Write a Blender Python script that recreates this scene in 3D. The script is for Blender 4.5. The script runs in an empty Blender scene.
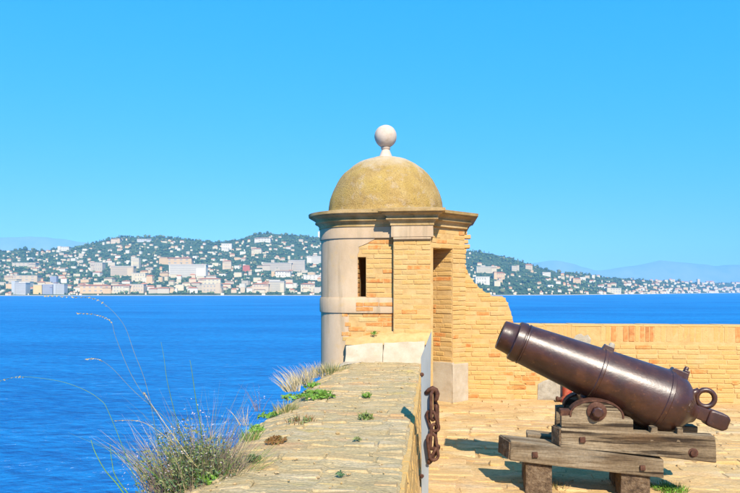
import bpy, bmesh, math, random
from mathutils import Vector, Matrix, noise
R = math.radians
random.seed(7)
scene = bpy.context.scene
col = scene.collection

# ------------------------------------------------------------------ camera
F = 600.0                       # focal length in photo pixels (photo is 740 x 493)
HZ = 291.0                      # row of the true horizon
EYE = 1.7
TH = math.atan(0.106)           # the walls are turned by this against the view axis
cam = bpy.data.cameras.new('camera')
cam_ob = bpy.data.objects.new('camera', cam)
col.objects.link(cam_ob)
cam.sensor_width = 36.0
cam.lens = 36.0 * F / 740.0
cam.shift_y = (HZ - 246.5) / 740.0
cam.clip_start = 0.05
cam.clip_end = 60000
cam_ob.location = (0, 0, EYE)
cam_ob.rotation_euler = (R(90), 0, TH)
scene.camera = cam_ob

# ------------------------------------------------------------------ light
SUN_AZ = R(18.0)                # to the right of straight behind the camera's wall axis
SUN_EL = R(41.5)
sun_dir = Vector((math.sin(SUN_AZ) * math.cos(SUN_EL), -math.cos(SUN_AZ) * math.cos(SUN_EL), math.sin(SUN_EL)))
sl = bpy.data.lights.new('sun', 'SUN')
sl.energy = 5.0
sl.angle = R(0.55)
sl.color = (1.0, 0.91, 0.77)
so = bpy.data.objects.new('sun', sl)
so.rotation_euler = sun_dir.to_track_quat('Z', 'Y').to_euler()
so.location = (0, 0, 30)
col.objects.link(so)

world = bpy.data.worlds.new('World')
scene.world = world
world.use_nodes = True
wn = world.node_tree
wn.nodes.clear()
sky = wn.nodes.new('ShaderNodeTexSky')
sky.sky_type = 'NISHITA'
sky.sun_disc = False
sky.sun_elevation = SUN_EL
sky.sun_rotation = math.atan2(sun_dir.x, sun_dir.y)
sky.altitude = 20
sky.air_density = 1.0
sky.dust_density = 0.35
sky.ozone_density = 2.2
sp_ = wn.nodes.new('ShaderNodeSeparateColor')     # the camera's vivid colour grade, channel by channel, over the whole sky
hs = wn.nodes.new('ShaderNodeCombineColor')
wn.links.new(sky.outputs[0], sp_.inputs[0])
for ch, gain, power, top in ((0, .040, 1.93, 4.5), (1, 1.55, .31, 3.8), (2, 3.40, .20, 5.2)):
    a_ = wn.nodes.new('ShaderNodeMath'); a_.operation = 'POWER'; a_.inputs[1].default_value = power
    b_ = wn.nodes.new('ShaderNodeMath'); b_.operation = 'MULTIPLY'; b_.inputs[1].default_value = gain
    c_ = wn.nodes.new('ShaderNodeMath'); c_.operation = 'MINIMUM'; c_.inputs[1].default_value = top
    wn.links.new(sp_.outputs[ch], a_.inputs[0]); wn.links.new(a_.outputs[0], b_.inputs[0])
    wn.links.new(b_.outputs[0], c_.inputs[0]); wn.links.new(c_.outputs[0], hs.inputs[ch])
bg = wn.nodes.new('ShaderNodeBackground')
bg.inputs['Strength'].default_value = 0.125
wo = wn.nodes.new('ShaderNodeOutputWorld')
wn.links.new(hs.outputs[0], bg.inputs['Color'])
wn.links.new(bg.outputs[0], wo.inputs['Surface'])

scene.view_settings.view_transform = 'Standard'
scene.view_settings.look = 'None'
scene.view_settings.gamma = 1.0
scene.view_settings.use_curve_mapping = False
scene.view_settings.exposure = 0.88
scene.render.engine = 'CYCLES'
scene.cycles.use_denoising = True
scene.cycles.max_bounces = 6
scene.cycles.volume_bounces = 1
scene.cycles.caustics_reflective = False
scene.cycles.caustics_refractive = False

# ------------------------------------------------------------------ geometry helpers
CT, ST = math.cos(TH), math.sin(TH)
def ray(px, py):
    c = (px - 370.0) / F
    return Vector((c * CT - ST, c * ST + CT, (HZ - py) / F))
def onY(px, py, Y):
    d = ray(px, py); k = Y / d.y
    return Vector((d.x * k, Y, EYE + d.z * k))
def onZ(px, py, z):
    d = ray(px, py); k = (z - EYE) / d.z
    return Vector((d.x * k, d.y * k, z))
def at(px, py, depth):
    d = ray(px, py)
    return Vector((d.x * depth, d.y * depth, EYE + d.z * depth))
def fbm(x, y, z=0.0, o=4):
    return noise.fractal(Vector((x, y, z)), 1.0, 2.0, o)
def interp(tab, x):
    if x <= tab[0][0]: return tab[0][1]
    for (a, va), (b, vb) in zip(tab, tab[1:]):
        if x <= b:
            return va + (vb - va) * (x - a) / (b - a)
    return tab[-1][1]

def tag(o, label=None, cat=None, group=None, kind=None):
    if label: o['label'] = label
    if cat: o['category'] = cat
    if group: o['group'] = group
    if kind: o['kind'] = kind
    return o
def empty(name, loc=(0, 0, 0), rz=0.0):
    o = bpy.data.objects.new(name, None)
    o.empty_display_size = 0.2
    o.location = loc
    o.rotation_euler = (0, 0, rz)
    col.objects.link(o)
    return o

class MB:
    def __init__(self):
        self.v, self.f = [], []
    def add(self, verts, faces):
        n = len(self.v)
        self.v += [tuple(p) for p in verts]
        self.f += [tuple(i + n for i in f) for f in faces]
    def hexa(self, b, t):                        # 4 bottom points CCW seen from above, 4 top points
        self.add(list(b) + list(t), [(3, 2, 1, 0), (4, 5, 6, 7), (0, 1, 5, 4), (1, 2, 6, 5), (2, 3, 7, 6), (3, 0, 4, 7)])
    def box(self, x0, x1, y0, y1, z0, z1):
        self.hexa([(x0, y0, z0), (x1, y0, z0), (x1, y1, z0), (x0, y1, z0)],
                  [(x0, y0, z1), (x1, y0, z1), (x1, y1, z1), (x0, y1, z1)])
    def lathe(self, prof, centre, axis=Vector((0, 0, 1)), seg=32, cap0=True, cap1=True):
        axis = Vector(axis).normalized()
        u = axis.orthogonal().normalized(); w = axis.cross(u)
        n0 = len(self.v)
        c = Vector(centre)
        for (s, r) in prof:
            for k in range(seg):
                a = 2 * math.pi * k / seg
                self.v.append(tuple(c + axis * s + u * (r * math.cos(a)) + w * (r * math.sin(a))))
        m = len(prof)
        for i in range(m - 1):
            for k in range(seg):
                k2 = (k + 1) % seg
                self.f.append((n0 + i * seg + k, n0 + i * seg + k2, n0 + (i + 1) * seg + k2, n0 + (i + 1) * seg + k))
        if cap0: self.f.append(tuple(n0 + k for k in reversed(range(seg))))
        if cap1: self.f.append(tuple(n0 + (m - 1) * seg + k for k in range(seg)))
    def tube(self, pts, rad, seg=8, closed=False):
        pts = [Vector(p) for p in pts]
        n = len(pts); n0 = len(self.v)
        prev = None
        for i, p in enumerate(pts):
            if closed: t = pts[(i + 1) % n] - pts[i - 1]
            else: t = pts[min(i + 1, n - 1)] - pts[max(i - 1, 0)]
            t.normalize()
            u = t.orthogonal() if prev is None else prev - t * prev.dot(t)
            u.normalize(); prev = u
            w = t.cross(u)
            r = rad[i] if isinstance(rad, (list, tuple)) else rad
            for k in range(seg):
                a = 2 * math.pi * k / seg
                self.v.append(tuple(p + u * (r * math.cos(a)) + w * (r * math.sin(a))))
        for i in range(n if closed else n - 1):
            j = (i + 1) % n
            for k in range(seg):
                k2 = (k + 1) % seg
                self.f.append((n0 + i * seg + k, n0 + i * seg + k2, n0 + j * seg + k2, n0 + j * seg + k))
        if not closed:
            self.f.append(tuple(n0 + k for k in reversed(range(seg))))
            self.f.append(tuple(n0 + (n - 1) * seg + k for k in range(seg)))
    def mesh(self, name, mat, smooth=False, sharp=None, bevel=0.0, seg=2):
        me = bpy.data.meshes.new(name)
        me.from_pydata(self.v, [], self.f)
        if bevel:
            bm = bmesh.new(); bm.from_mesh(me)
            bmesh.ops.bevel(bm, geom=[e for e in bm.edges if len(e.link_faces) == 2 and e.calc_face_angle(0) > 0.5],
                            offset=bevel, segments=seg, affect='EDGES', profile=0.6)
            bm.to_mesh(me); bm.free()
        me.update()
        if mat: me.materials.append(mat)
        if smooth:
            me.shade_smooth()
            if sharp: me.set_sharp_from_angle(angle=R(sharp))
        return me
    def build(self, name, mat, parent=None, smooth=False, sharp=35, bevel=0.0, seg=2, local=False):
        o = bpy.data.objects.new(name, self.mesh(name, mat, smooth, sharp, bevel, seg))
        col.objects.link(o)
        if parent:
            o.parent = parent
            if not local:
                o.location = -Vector(parent.location)
        return o

def noisy(o, amp, scale, seed=0.0, cuts=0):
    me = o.data
    bm = bmesh.new(); bm.from_mesh(me)
    if cuts:
        bmesh.ops.subdivide_edges(bm, edges=bm.edges[:], cuts=cuts, use_grid_fill=True)
    for v in bm.verts:
        d = noise.noise_vector(v.co * scale + Vector((seed, seed * 1.7, -seed)))
        d2 = noise.noise_vector(v.co * scale * 3.1 + Vector((seed, seed * 1.7, 9)))
        v.co += d * amp + d2 * (amp * 0.4)
    bm.to_mesh(me); bm.free(); me.update()

# ------------------------------------------------------------------ materials
_w = (.93, .84, .72)
WARM = {k: _w for k in ('brick', 'brick_orange', 'mortar', 'cornice', 'ground', 'paver')}
WARM.update(dome=(.87, .81, .70), brick_top=(.92, .89, .87), mortar_top=(.95, .92, .90), ground=(.95, .90, .80), paver=(.95, .90, .80), plaster=(.86, .80, .70), stone_white=(.88, .84, .78), ball=(.9, .86, .8))
def mk(name, cols, sc=4.0, stretch=(1, 1, 1), coord='pos', rough=0.85, bump=0.35, bsc=40.0, bdist=0.008,
       rnd=0.0, tints=(), rough2=None, spec=0.25, metal=0.0, objcols=None, detail=8.0, bstretch=None, rot=None, contrast=(0.3, 0.7), fine=0.0):
    if name in WARM:
        g_ = WARM[name]
        dim = lambda k: tuple(a * b for a, b in zip(k, g_))
        cols = [dim(k) for k in cols]
        tints = [(dim(t[0]),) + tuple(t[1:]) for t in tints]
        if objcols: objcols = [dim(k) for k in objcols]
    m = bpy.data.materials.new(name)
    m.use_nodes = True
    nt = m.node_tree; N = nt.nodes; L = nt.links
    p = N['Principled BSDF']
    p.inputs['Roughness'].default_value = rough
    p.inputs['Specular IOR Level'].default_value = spec
    p.inputs['Metallic'].default_value = metal
    oi = None
    if coord == 'pos':
        vec = N.new('ShaderNodeNewGeometry').outputs['Position']
    else:
        vec = N.new('ShaderNodeTexCoord').outputs['Object']
        oi = N.new('ShaderNodeObjectInfo')
        mu = N.new('ShaderNodeMath'); mu.operation = 'MULTIPLY'; mu.inputs[1].default_value = 57.0
        L.new(oi.outputs['Random'], mu.inputs[0])
        va = N.new('ShaderNodeVectorMath'); va.operation = 'ADD'
        L.new(vec, va.inputs[0]); L.new(mu.outputs[0], va.inputs[1])
        vec = va.outputs[0]
    def mapped(st):
        if tuple(st) == (1, 1, 1) and not rot: return vec
        mp = N.new('ShaderNodeMapping')
        mp.inputs['Scale'].default_value = st
        if rot: mp.inputs['Rotation'].default_value = rot
        L.new(vec, mp.inputs['Vector'])
        return mp.outputs[0]
    def tex(scale, st, det=detail, ro=0.6):
        t = N.new('ShaderNodeTexNoise')
        t.inputs['Scale'].default_value = scale
        t.inputs['Detail'].default_value = det
        t.inputs['Roughness'].default_value = ro
        L.new(mapped(st), t.inputs['Vector'])
        return t.outputs['Fac']
    def ramp(fac, stops, interp_='LINEAR'):
        r = N.new('ShaderNodeValToRGB')
        e = r.color_ramp.elements
        r.color_ramp.interpolation = interp_
        while len(e) < len(stops): e.new(0.5)
        for el, (pos, c) in zip(e, stops):
            el.position = pos; el.color = (*c, 1) if len(c) == 3 else c
        L.new(fac, r.inputs[0])
        return r.outputs[0]
    n = len(cols)
    lo, hi = contrast
    c = ramp(tex(sc, stretch), [(lo + (hi - lo) * i / max(1, n - 1), k) for i, k in enumerate(cols)])
    def mix(a, b, fac, mode='MIX'):
        x = N.new('ShaderNodeMix'); x.data_type = 'RGBA'; x.blend_type = mode
        if isinstance(fac, float): x.inputs['Factor'].default_value = fac
        else: L.new(fac, x.inputs['Factor'])
        if isinstance(a, tuple): x.inputs['A'].default_value = (*a, 1)
        else: L.new(a, x.inputs['A'])
        if isinstance(b, tuple): x.inputs['B'].default_value = (*b, 1)
        else: L.new(b, x.inputs['B'])
        return x.outputs['Result']
    if objcols:
        if oi is None: oi = N.new('ShaderNodeObjectInfo')
        oc = ramp(oi.outputs['Random'], [(i / len(objcols), k) for i, k in enumerate(objcols)], 'CONSTANT')
        c = mix(c, oc, 0.62)
    if rnd:
        if oi is None: oi = N.new('ShaderNodeObjectInfo')
        mr = N.new('ShaderNodeMapRange')
        mr.inputs['To Min'].default_value = 1 - rnd; mr.inputs['To Max'].default_value = 1 + rnd
        L.new(oi.outputs['Random'], mr.inputs['Value'])
        hv = N.new('ShaderNodeHueSaturation')
        L.new(mr.outputs[0], hv.inputs['Value']); L.new(c, hv.inputs['Color'])
        c = hv.outputs[0]
    for (tc, tsc, tlo, thi, amt, tst) in tints:
        f = ramp(tex(tsc, tst), [(tlo, (0, 0, 0)), (thi, (amt, amt, amt))])
        c = mix(c, tc, f)
    if fine:
        f = ramp(tex(bsc * 2.0, (1, 1, 1), 3), [(0.3, (1 - fine,) * 3), (0.7, (1.0,) * 3)])
        c = mix(c, f, 1.0, 'MULTIPLY')
    L.new(c, p.inputs['Base Color'])
    if rough2:
        L.new(ramp(tex(rough2[2], (1, 1, 1)), [(.35, (rough2[0],) * 3), (.65, (rough2[1],) * 3)]), p.inputs['Roughness'])
    if bump:
        b = N.new('ShaderNodeBump')
        b.inputs['Strength'].default_value = bump
        b.inputs['Distance'].default_value = bdist
        L.new(tex(bsc, bstretch or stretch, 6), b.inputs['Height'])
        L.new(b.outputs[0], p.inputs['Normal'])
    return m

W1 = (1, 1, 1)
M = {}
M['mortar'] = mk('mortar', [(.50, .34, .155), (.59, .42, .20), (.63, .47, .25)], sc=9, bump=.5, bsc=60, fine=.15)
brick_obj = [(.62, .43, .18), (.60, .40, .155), (.63, .45, .21), (.61, .42, .17), (.61, .39, .15), (.62, .44, .19), (.62, .41, .155), (.64, .47, .23), (.60, .41, .165), (.57, .42, .21), (.62, .43, .17)]
M['brick'] = mk('brick', [(.54, .36, .14), (.62, .43, .18), (.66, .49, .24)], sc=11, coord='pos', bump=.6, bsc=55, bdist=.012, objcols=brick_obj,
                tints=[((.42, .25, .10), 26, .60, .74, .5, W1), ((.66, .50, .30), 2.2, .52, .72, .55, W1)], fine=.2)
M['brick_orange'] = mk('brick_orange', [(.56, .21, .065), (.63, .30, .10), (.64, .41, .17)], sc=14, bump=.6, bsc=55, bdist=.012, rnd=.12,
                       tints=[((.62, .45, .22), 16, .5, .66, .7, W1)], fine=.2)
top_t = [((.42, .35, .20), 3.2, .46, .64, .65, (.55, 1.9, 1)), ((.62, .50, .32), 5, .52, .68, .75, (.45, 1.8, 1)),
         ((.64, .47, .10), 3.1, .58, .70, .5, (.6, 1.2, 1)), ((.58, .31, .15), 2.4, .60, .70, .6, (.6, 1.7, 1)), ((.20, .16, .09), 26, .60, .72, .55, (.5, 1.5, 1))]
M['terracotta'] = mk('terracotta', [(.42, .15, .05), (.54, .23, .075), (.60, .33, .13)], sc=12, bump=.6, bsc=55, rnd=.12, fine=.2)
M['brick_top'] = mk('brick_top', [(.47, .32, .14), (.56, .40, .185), (.62, .46, .23)], sc=9, stretch=(.5, 1.8, 1), bump=.8, bsc=30, bdist=.015,
                    objcols=[(.54, .40, .20), (.52, .39, .21), (.56, .42, .21), (.56, .39, .19), (.52, .41, .24), (.57, .45, .25), (.57, .37, .18), (.54, .42, .23)], tints=top_t, fine=.35)
M['mortar_top'] = mk('mortar_top', [(.44, .32, .16), (.54, .41, .21), (.60, .48, .27)], sc=7, stretch=(.5, 1.8, 1), bump=.9, bsc=30, bdist=.02, tints=top_t, fine=.35)
M['plaster'] = mk('plaster', [(.50, .38, .26), (.60, .47, .34), (.65, .52, .39)], sc=2.5, stretch=(1, 1, .5), bump=.25, bsc=45,
                  tints=[((.40, .34, .25), 3.5, .56, .74, .55, (1, 1, .35)), ((.63, .44, .22), 5, .58, .7, .5, W1), ((.36, .29, .20), 5, .54, .68, .6, (1.6, 1.6, .10)), ((.26, .20, .13), 40, .66, .74, .5, W1)], fine=.1)
M['stone_white'] = mk('stone_white', [(.44, .37, .27), (.53, .46, .36), (.57, .52, .43)], sc=5, bump=.35, bsc=45,
                      tints=[((.56, .44, .26), 4, .56, .7, .6, W1), ((.30, .25, .20), 22, .66, .74, .7, W1)], fine=.12)
M['dome'] = mk('dome', [(.38, .26, .10), (.52, .36, .135), (.58, .43, .19)], sc=6, bump=.9, bsc=45, bdist=.02,
               tints=[((.58, .42, .11), 2.3, .46, .66, .6, W1), ((.58, .47, .34), 7, .54, .66, .7, W1), ((.16, .13, .07), 34, .58, .7, .65, W1)], fine=.4)
M['ball'] = mk('ball', [(.52, .42, .34), (.62, .53, .45), (.66, .57, .50)], sc=9, bump=.4, bsc=60, tints=[((.48, .38, .26), 9, .55, .7, .5, W1)], fine=.15)
M['cornice'] = mk('cornice', [(.38, .27, .12), (.54, .40, .20), (.62, .48, .28)], sc=4, bump=.5, bsc=40,
                  tints=[((.26, .195, .075), 1.6, .44, .60, .75, W1), ((.14, .12, .07), 9, .58, .72, .6, W1)], fine=.25)
M['ground'] = mk('ground', [(.46, .29, .13), (.60, .41, .195), (.66, .48, .26)], sc=2.6, stretch=(.55, 1.7, 1), bump=.8, bsc=22, bdist=.02,
                 tints=[((.58, .33, .15), 1.1, .50, .66, .6, (.5, 1.6, 1)), ((.62, .52, .38), 2.1, .52, .70, .6, (.6, 1.4, 1)),
                        ((.28, .19, .09), 9, .58, .72, .55, (.5, 1.6, 1))], fine=.25)
M['paver'] = mk('paver', [(.50, .32, .14), (.62, .43, .205), (.66, .49, .27)], sc=3.2, stretch=(.5, 1.8, 1), bump=.7, bsc=26, bdist=.015,
                objcols=[(.62, .43, .21), (.63, .44, .22), (.60, .38, .16), (.65, .47, .26), (.60, .42, .22), (.62, .43, .20)],
                tints=[((.58, .33, .15), 1.1, .50, .66, .6, (.5, 1.6, 1)), ((.62, .52, .38), 2.1, .50, .68, .6, (.6, 1.4, 1)),
                       ((.30, .20, .10), 11, .58, .72, .5, (.5, 1.6, 1))], fine=.25)
M['cement'] = mk('cement', [(.30, .26, .20), (.40, .35, .27), (.46, .41, .33)], sc=14, bump=.5, bsc=60, fine=.25)
M['iron'] = mk('iron', [(.026, .009, .006), (.042, .014, .009), (.062, .021, .012)], sc=9, coord='obj', rough=.36, rough2=(.31, .43, 5.0), spec=.6, bump=.22, bsc=45, bdist=.005,
               tints=[((.11, .038, .014), 3.2, .54, .72, .7, W1), ((.13, .05, .022), 24, .60, .70, .6, W1), ((.10, .08, .07), 60, .66, .74, .6, W1)])
M['bore'] = mk('bore', [(.01, .008, .007), (.02, .015, .012)], sc=9, coord='obj', bump=0)
M['rust'] = mk('rust', [(.045, .018, .012), (.08, .032, .019), (.13, .06, .035)], sc=30, coord='obj', rough=.75, bump=.5, bsc=90, bdist=.004)
M['rust_red'] = mk('rust_red', [(.22, .03, .018), (.34, .055, .03), (.36, .12, .06)], sc=14, coord='obj', rough=.7, bump=.4, bsc=60)
M['wood'] = mk('wood', [(.10, .066, .038), (.225, .16, .095), (.36, .275, .175)], sc=11, stretch=(.11, 1, 1), coord='obj', rough=.9, bump=1.0, bsc=30, bdist=.02,
               bstretch=(.08, 1, 1), rnd=.10, contrast=(.36, .64),
               tints=[((.035, .022, .013), 17, .555, .60, .95, (.045, 1, 1)), ((.40, .34, .25), 4, .54, .7, .5, (.3, 1, 1)), ((.15, .085, .04), 5, .56, .68, .6, (.25, 1, 1))], fine=.3)
M['wood_end'] = mk('wood_end', [(.07, .045, .028), (.17, .11, .065), (.28, .20, .125)], sc=24, coord='obj', rough=.95, bump=1.0, bsc=60, bdist=.015, fine=.3)
M['zinc'] = mk('zinc', [(.19, .205, .215), (.24, .26, .27), (.29, .31, .32)], sc=6, stretch=(1, 1, .25), rough=.6, spec=.25, metal=0.0, bump=.1, bsc=40,
               tints=[((.20, .14, .09), 12, .66, .74, .7, W1)])
def leafy(name, c, r=.16):
    return mk(name, [tuple(k * .75 for k in c), c, tuple(min(1, k * 1.25) for k in c)], sc=25, rough=.6, bump=0, spec=.3, rnd=r)
M['grass_green'] = leafy('grass_green', (.10, .20, .025))
M['grass_bright'] = leafy('grass_bright', (.13, .25, .03))
M['grass_olive'] = leafy('grass_olive', (.16, .18, .06))
M['straw'] = leafy('straw', (.42, .32, .14))
M['straw_pale'] = leafy('straw_pale', (.44, .35, .20))
M['stem_mauve'] = leafy('stem_mauve', (.22, .155, .14))
M['leaf_dark'] = leafy('leaf_dark', (.06, .11, .04))
M['leaf_brown'] = leafy('leaf_brown', (.20, .10, .03))
M['seed'] = leafy('seed', (.40, .33, .31))

# ------------------------------------------------------------------ the setting: sea, coast, hills, mountains
SEA = -14.0
def sea_material():
    m = bpy.data.materials.new('sea_water'); m.use_nodes = True
    nt = m.node_tree; N = nt.nodes; L = nt.links
    p = N['Principled BSDF']
    g = N.new('ShaderNodeNewGeometry')
    def nz(scale, st, det=5):
        mp = N.new('ShaderNodeMapping'); mp.inputs['Scale'].default_value = st; mp.inputs['Rotation'].default_value = (0, 0, .12)
        L.new(g.outputs['Position'], mp.inputs['Vector'])
        t = N.new('ShaderNodeTexNoise'); t.inputs['Scale'].default_value = scale; t.inputs['Detail'].default_value = det
        t.inputs['Roughness'].default_value = .6
        L.new(mp.outputs[0], t.inputs['Vector'])
        return t.outputs['Fac']
    r = N.new('ShaderNodeValToRGB')
    e = r.color_ramp.elements
    e[0].position = .34; e[0].color = (.003, .092, .31, 1)
    e[1].position = .66; e[1].color = (.012, .225, .54, 1)
    ad = N.new('ShaderNodeMath'); ad.operation = 'MULTIPLY_ADD'; ad.inputs[1].default_value = .55
    a2 = N.new('ShaderNodeMath'); a2.operation = 'MULTIPLY_ADD'; a2.inputs[1].default_value = .45
    a2.inputs[2].default_value = 0.0
    L.new(nz(.02, (.35, 1, 1), 6), a2.inputs[0]); L.new(nz(.95, (.50, 1.0, 1), 9), ad.inputs[0]); L.new(a2.outputs[0], ad.inputs[2])
    L.new(ad.outputs[0], r.inputs[0])
    b1 = N.new('ShaderNodeBump'); b1.inputs['Strength'].default_value = 1.0; b1.inputs['Distance'].default_value = 0.9
    L.new(nz(.75, (.6, 1.0, 1), 6), b1.inputs['Height'])
    b2 = N.new('ShaderNodeBump'); b2.inputs['Strength'].default_value = 1.0; b2.inputs['Distance'].default_value = 3.0
    L.new(nz(.07, (.5, 1.0, 1), 4), b2.inputs['Height'])
    L.new(b1.outputs[0], b2.inputs['Normal'])
    N.remove(p)
    di = N.new('ShaderNodeBsdfDiffuse'); gl = N.new('ShaderNodeBsdfGlossy'); mx = N.new('ShaderNodeMixShader')
    gl.inputs['Roughness'].default_value = .25
    mx.inputs[0].default_value = .13
    L.new(r.outputs[0], di.inputs['Color']); L.new(b2.outputs[0], di.inputs['Normal']); L.new(b2.outputs[0], gl.inputs['Normal'])
    L.new(di.outputs[0], mx.inputs[1]); L.new(gl.outputs[0], mx.inputs[2])
    L.new(mx.outputs[0], N['Material Output'].inputs['Surface'])
    return m
mb = MB()
S = 19500
xs = [-S, -3000, -600, -120, -30, 30, 120, 600, 3000, S]
for i in range(len(xs)):
    for j in range(len(xs)):
        mb.v.append((xs[j], xs[i], SEA))
nx = len(xs)
for i in range(nx - 1):
    for j in range(nx - 1):
        mb.f.append((i * nx + j, i * nx + j + 1, (i + 1) * nx + j + 1, (i + 1) * nx + j))
tag(mb.build('sea', sea_material()), 'open blue sea between the fort and the far coast', kind='structure')

SHORE = [(-500, 1900), (0, 2000), (320, 2100), (465, 2150), (560, 2300), (610, 2650), (650, 3100), (700, 4000), (740, 5000), (1200, 6000)]
RIDGE_D = [(-500, 2900), (0, 3000), (120, 3300), (260, 3300), (380, 3500), (465, 3300), (560, 3100), (650, 3800), (740, 5900), (1200, 7000)]
RIDGE_Y = [(-500, 244), (-60, 249), (0, 250), (20, 249), (45, 250), (60, 247.5), (80, 246), (100, 240), (122, 236), (140, 236.5), (160, 236), (180, 238),
           (200, 240), (220, 241.5), (235, 239.5), (250, 235.5), (262, 232.5), (275, 233), (290, 234), (315, 236.5), (360, 236), (420, 244), (465, 250.5),
           (475, 251), (490, 252.5), (500, 255), (512, 258), (525, 262), (535, 265), (545, 268.5), (556, 272), (575, 272), (590, 274), (600, 276), (620, 278),
           (650, 279.5), (680, 280.5), (700, 282), (740, 282), (800, 281), (1200, 279)]
def land_py(px, t):
    ds = interp(SHORE, px)
    ys = HZ + F * (EYE - SEA - 1.0) / ds
    yr = interp(RIDGE_Y, px) + 0.9
    return ys + (yr - ys) * t ** 0.85
def land(px, t):
    ds, dr = interp(SHORE, px), interp(RIDGE_D, px)
    if t <= 1:
        D = ds + (dr - ds) * t
        p = at(px, land_py(px, t), D)
        p.z += 9 * t * (1.15 - t) * fbm(p.x / 160, p.y / 160)
    else:
        D = dr + (t - 1) * 1500
        p1 = at(px, land_py(px, 1), dr)
        p = at(px, HZ, D)
        p.z = SEA - 2 + (p1.z - SEA) * max(0, 1 - (t - 1)) ** 1.3
    return p
ts = [i / 30 for i in range(31)] + [1.1, 1.25, 1.5, 1.75, 2.0]
pxs = [-460 + 4.5 * i for i in range(360)]
mb = MB()
for t in ts:
    for px in pxs:
        mb.v.append(tuple(land(px, t)))
n = len(pxs)
for i in range(len(ts) - 1):
    for j in range(n - 1):
        mb.f.append((i * n + j, i * n + j + 1, (i + 1) * n + j + 1, (i + 1) * n + j))
M['hill'] = mk('hill', [(.030, .055, .022), (.050, .085, .032), (.085, .105, .05)], sc=.012, bump=0, rough=1, spec=0,
               tints=[((.18, .16, .10), .03, .60, .70, .6, W1), ((.02, .04, .018), .06, .5, .6, .7, W1)])
tag(mb.build('hills', M['hill'], smooth=True, sharp=None), 'wooded hills of the far coast', kind='structure')
mb = MB()
for px in pxs:
    ds = interp(SHORE, px)
    a = at(px, HZ, ds - 26 + 8 * fbm(px * .05, 1)); a.z = SEA - .5
    b = at(px, HZ, ds + 4); b.z = SEA + 1.7
    c = at(px, HZ, ds + 30); c.z = SEA + 3.2
    mb.v += [tuple(a), tuple(b), tuple(c)]
for j in range(n - 1):
    for k in range(2):
        mb.f.append((j * 3 + k, (j + 1) * 3 + k, (j + 1) * 3 + k + 1, j * 3 + k + 1))
M['sand'] = mk('sand', [(.40, .33, .22), (.50, .42, .30), (.36, .31, .24)], sc=.03, bump=0, rough=1, spec=0)
tag(mb.build('beach', M['sand']), 'pale sandy shore under the far town', kind='structure')

MOUNT = [(-500, 234), (-100, 236), (0, 237.5), (30, 236.5), (60, 239), (90, 243), (130, 252), (480, 262), (530, 263), (545, 261.5), (556, 260.5), (575, 264), (597, 271),
         (620, 268), (640, 264), (660, 260.5), (690, 263), (715, 266), (740, 265), (900, 262), (1200, 266)]
mb = MB()
mpx = [-460 + 5 * i for i in range(330)]
for k, (dd, fr) in enumerate([(-1000, 0.0), (-550, .55), (0, 1.0), (900, 0.0)]):
    for px in mpx:
        D0 = interp([(-500, 15500), (250, 15500), (480, 17300), (1200, 17300)], px)
        yr = interp(MOUNT, px) + 1.6 * fbm(px * .035, 3) + .5 * fbm(px * .2, 7)
        ztop = EYE + (HZ - yr) * D0 / F
        p = at(px, HZ, D0 + dd)
        rag = (1 + .25 * fbm(px * .06, k * 3.3)) if k == 1 else 1
        mb.v.append((p.x, p.y, SEA - .8 + (ztop - SEA) * fr * rag))
n = len(mpx)
for i in range(3):
    for j in range(n - 1):
        mb.f.append((i * n + j, i * n + j + 1, (i + 1) * n + j + 1, (i + 1) * n + j))
M['mountain'] = mk('mountain', [(.10, .11, .08), (.16, .15, .12), (.20, .19, .16)], sc=.002, bump=0, rough=1, spec=0)
tag(mb.build('mountains', M['mountain'], smooth=True, sharp=None), 'far mountains fading behind the coast', kind='structure')

# ------------------------------------------------------------------ the town: every building that shows is a thing
def flat(name, c, v=.06):
    return mk(name, [tuple(k * .92 for k in c), c], sc=.05, bump=0, rough=.9, spec=.1, rnd=v)
WALLC = {'white': (.60, .54, .43), 'cream': (.56, .47, .31), 'pink': (.55, .42, .27), 'yellow': (.58, .42, .17), 'grey': (.42, .42, .40),
         'blue grey': (.25, .27, .33), 'beige': (.48, .40, .29), 'red': (.45, .13, .08), 'salmon': (.57, .39, .21)}
for k, c in WALLC.items(): M['wall_' + k] = flat('town_' + k.replace(' ', '_'), c)
ROOFC = {'flat': (.50, .45, .38), 'tiled': (.42, .16, .07), 'brown': (.34, .21, .12)}
for k, c in ROOFC.items(): M['roof_' + k] = flat('town_roof_' + k, c)
M['town_window'] = flat('town_window', (.33, .30, .26))
tree_avoid = []
_mesh = {}
def unit_house(kind):
    if kind in _mesh: return _mesh[kind]
    w = MB()
    if kind == 'wall':
        w.box(-.5, .5, -.5, .5, -.6, 1)
    elif kind == 'flatroof':
        w.box(-.52, .52, -.53, .53, 1.0, 1.06)
    elif kind == 'hip':
        w.add([(-.55, -.58, .99), (.55, -.58, .99), (.55, .58, .99), (-.55, .58, .99), (-.28, 0, 1.36), (.28, 0, 1.36)],
              [(0, 1, 5, 4), (1, 2, 5), (2, 3, 4, 5), (3, 0, 4), (3, 2, 1, 0)])
    elif kind == 'band':
        w.box(-.47, .47, -.515, -.49, 0, 1)
    elif kind == 'win':
        w.box(-.5, .5, -.02, .02, 0, 1)
    me = w.mesh('town_' + kind, None)
    _mesh[kind] = me
    return me
def inst(name, kind, mat, parent, loc, scale):
    key = (kind, mat)
    if key not in _mesh:
        me = unit_house(kind).copy(); me.materials.clear(); me.materials.append(M[mat]); _mesh[key] = me
    o = bpy.data.objects.new(name, _mesh[key])
    o.location = loc; o.scale = scale; o.parent = parent
    col.objects.link(o)
    return o
def solve_t(px, py):
    lo, hi = 0.0, 1.0
    for _ in range(24):
        m = (lo + hi) / 2
        if land_py(px, m) > py: lo = m
        else: hi = m
    return (lo + hi) / 2
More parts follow.
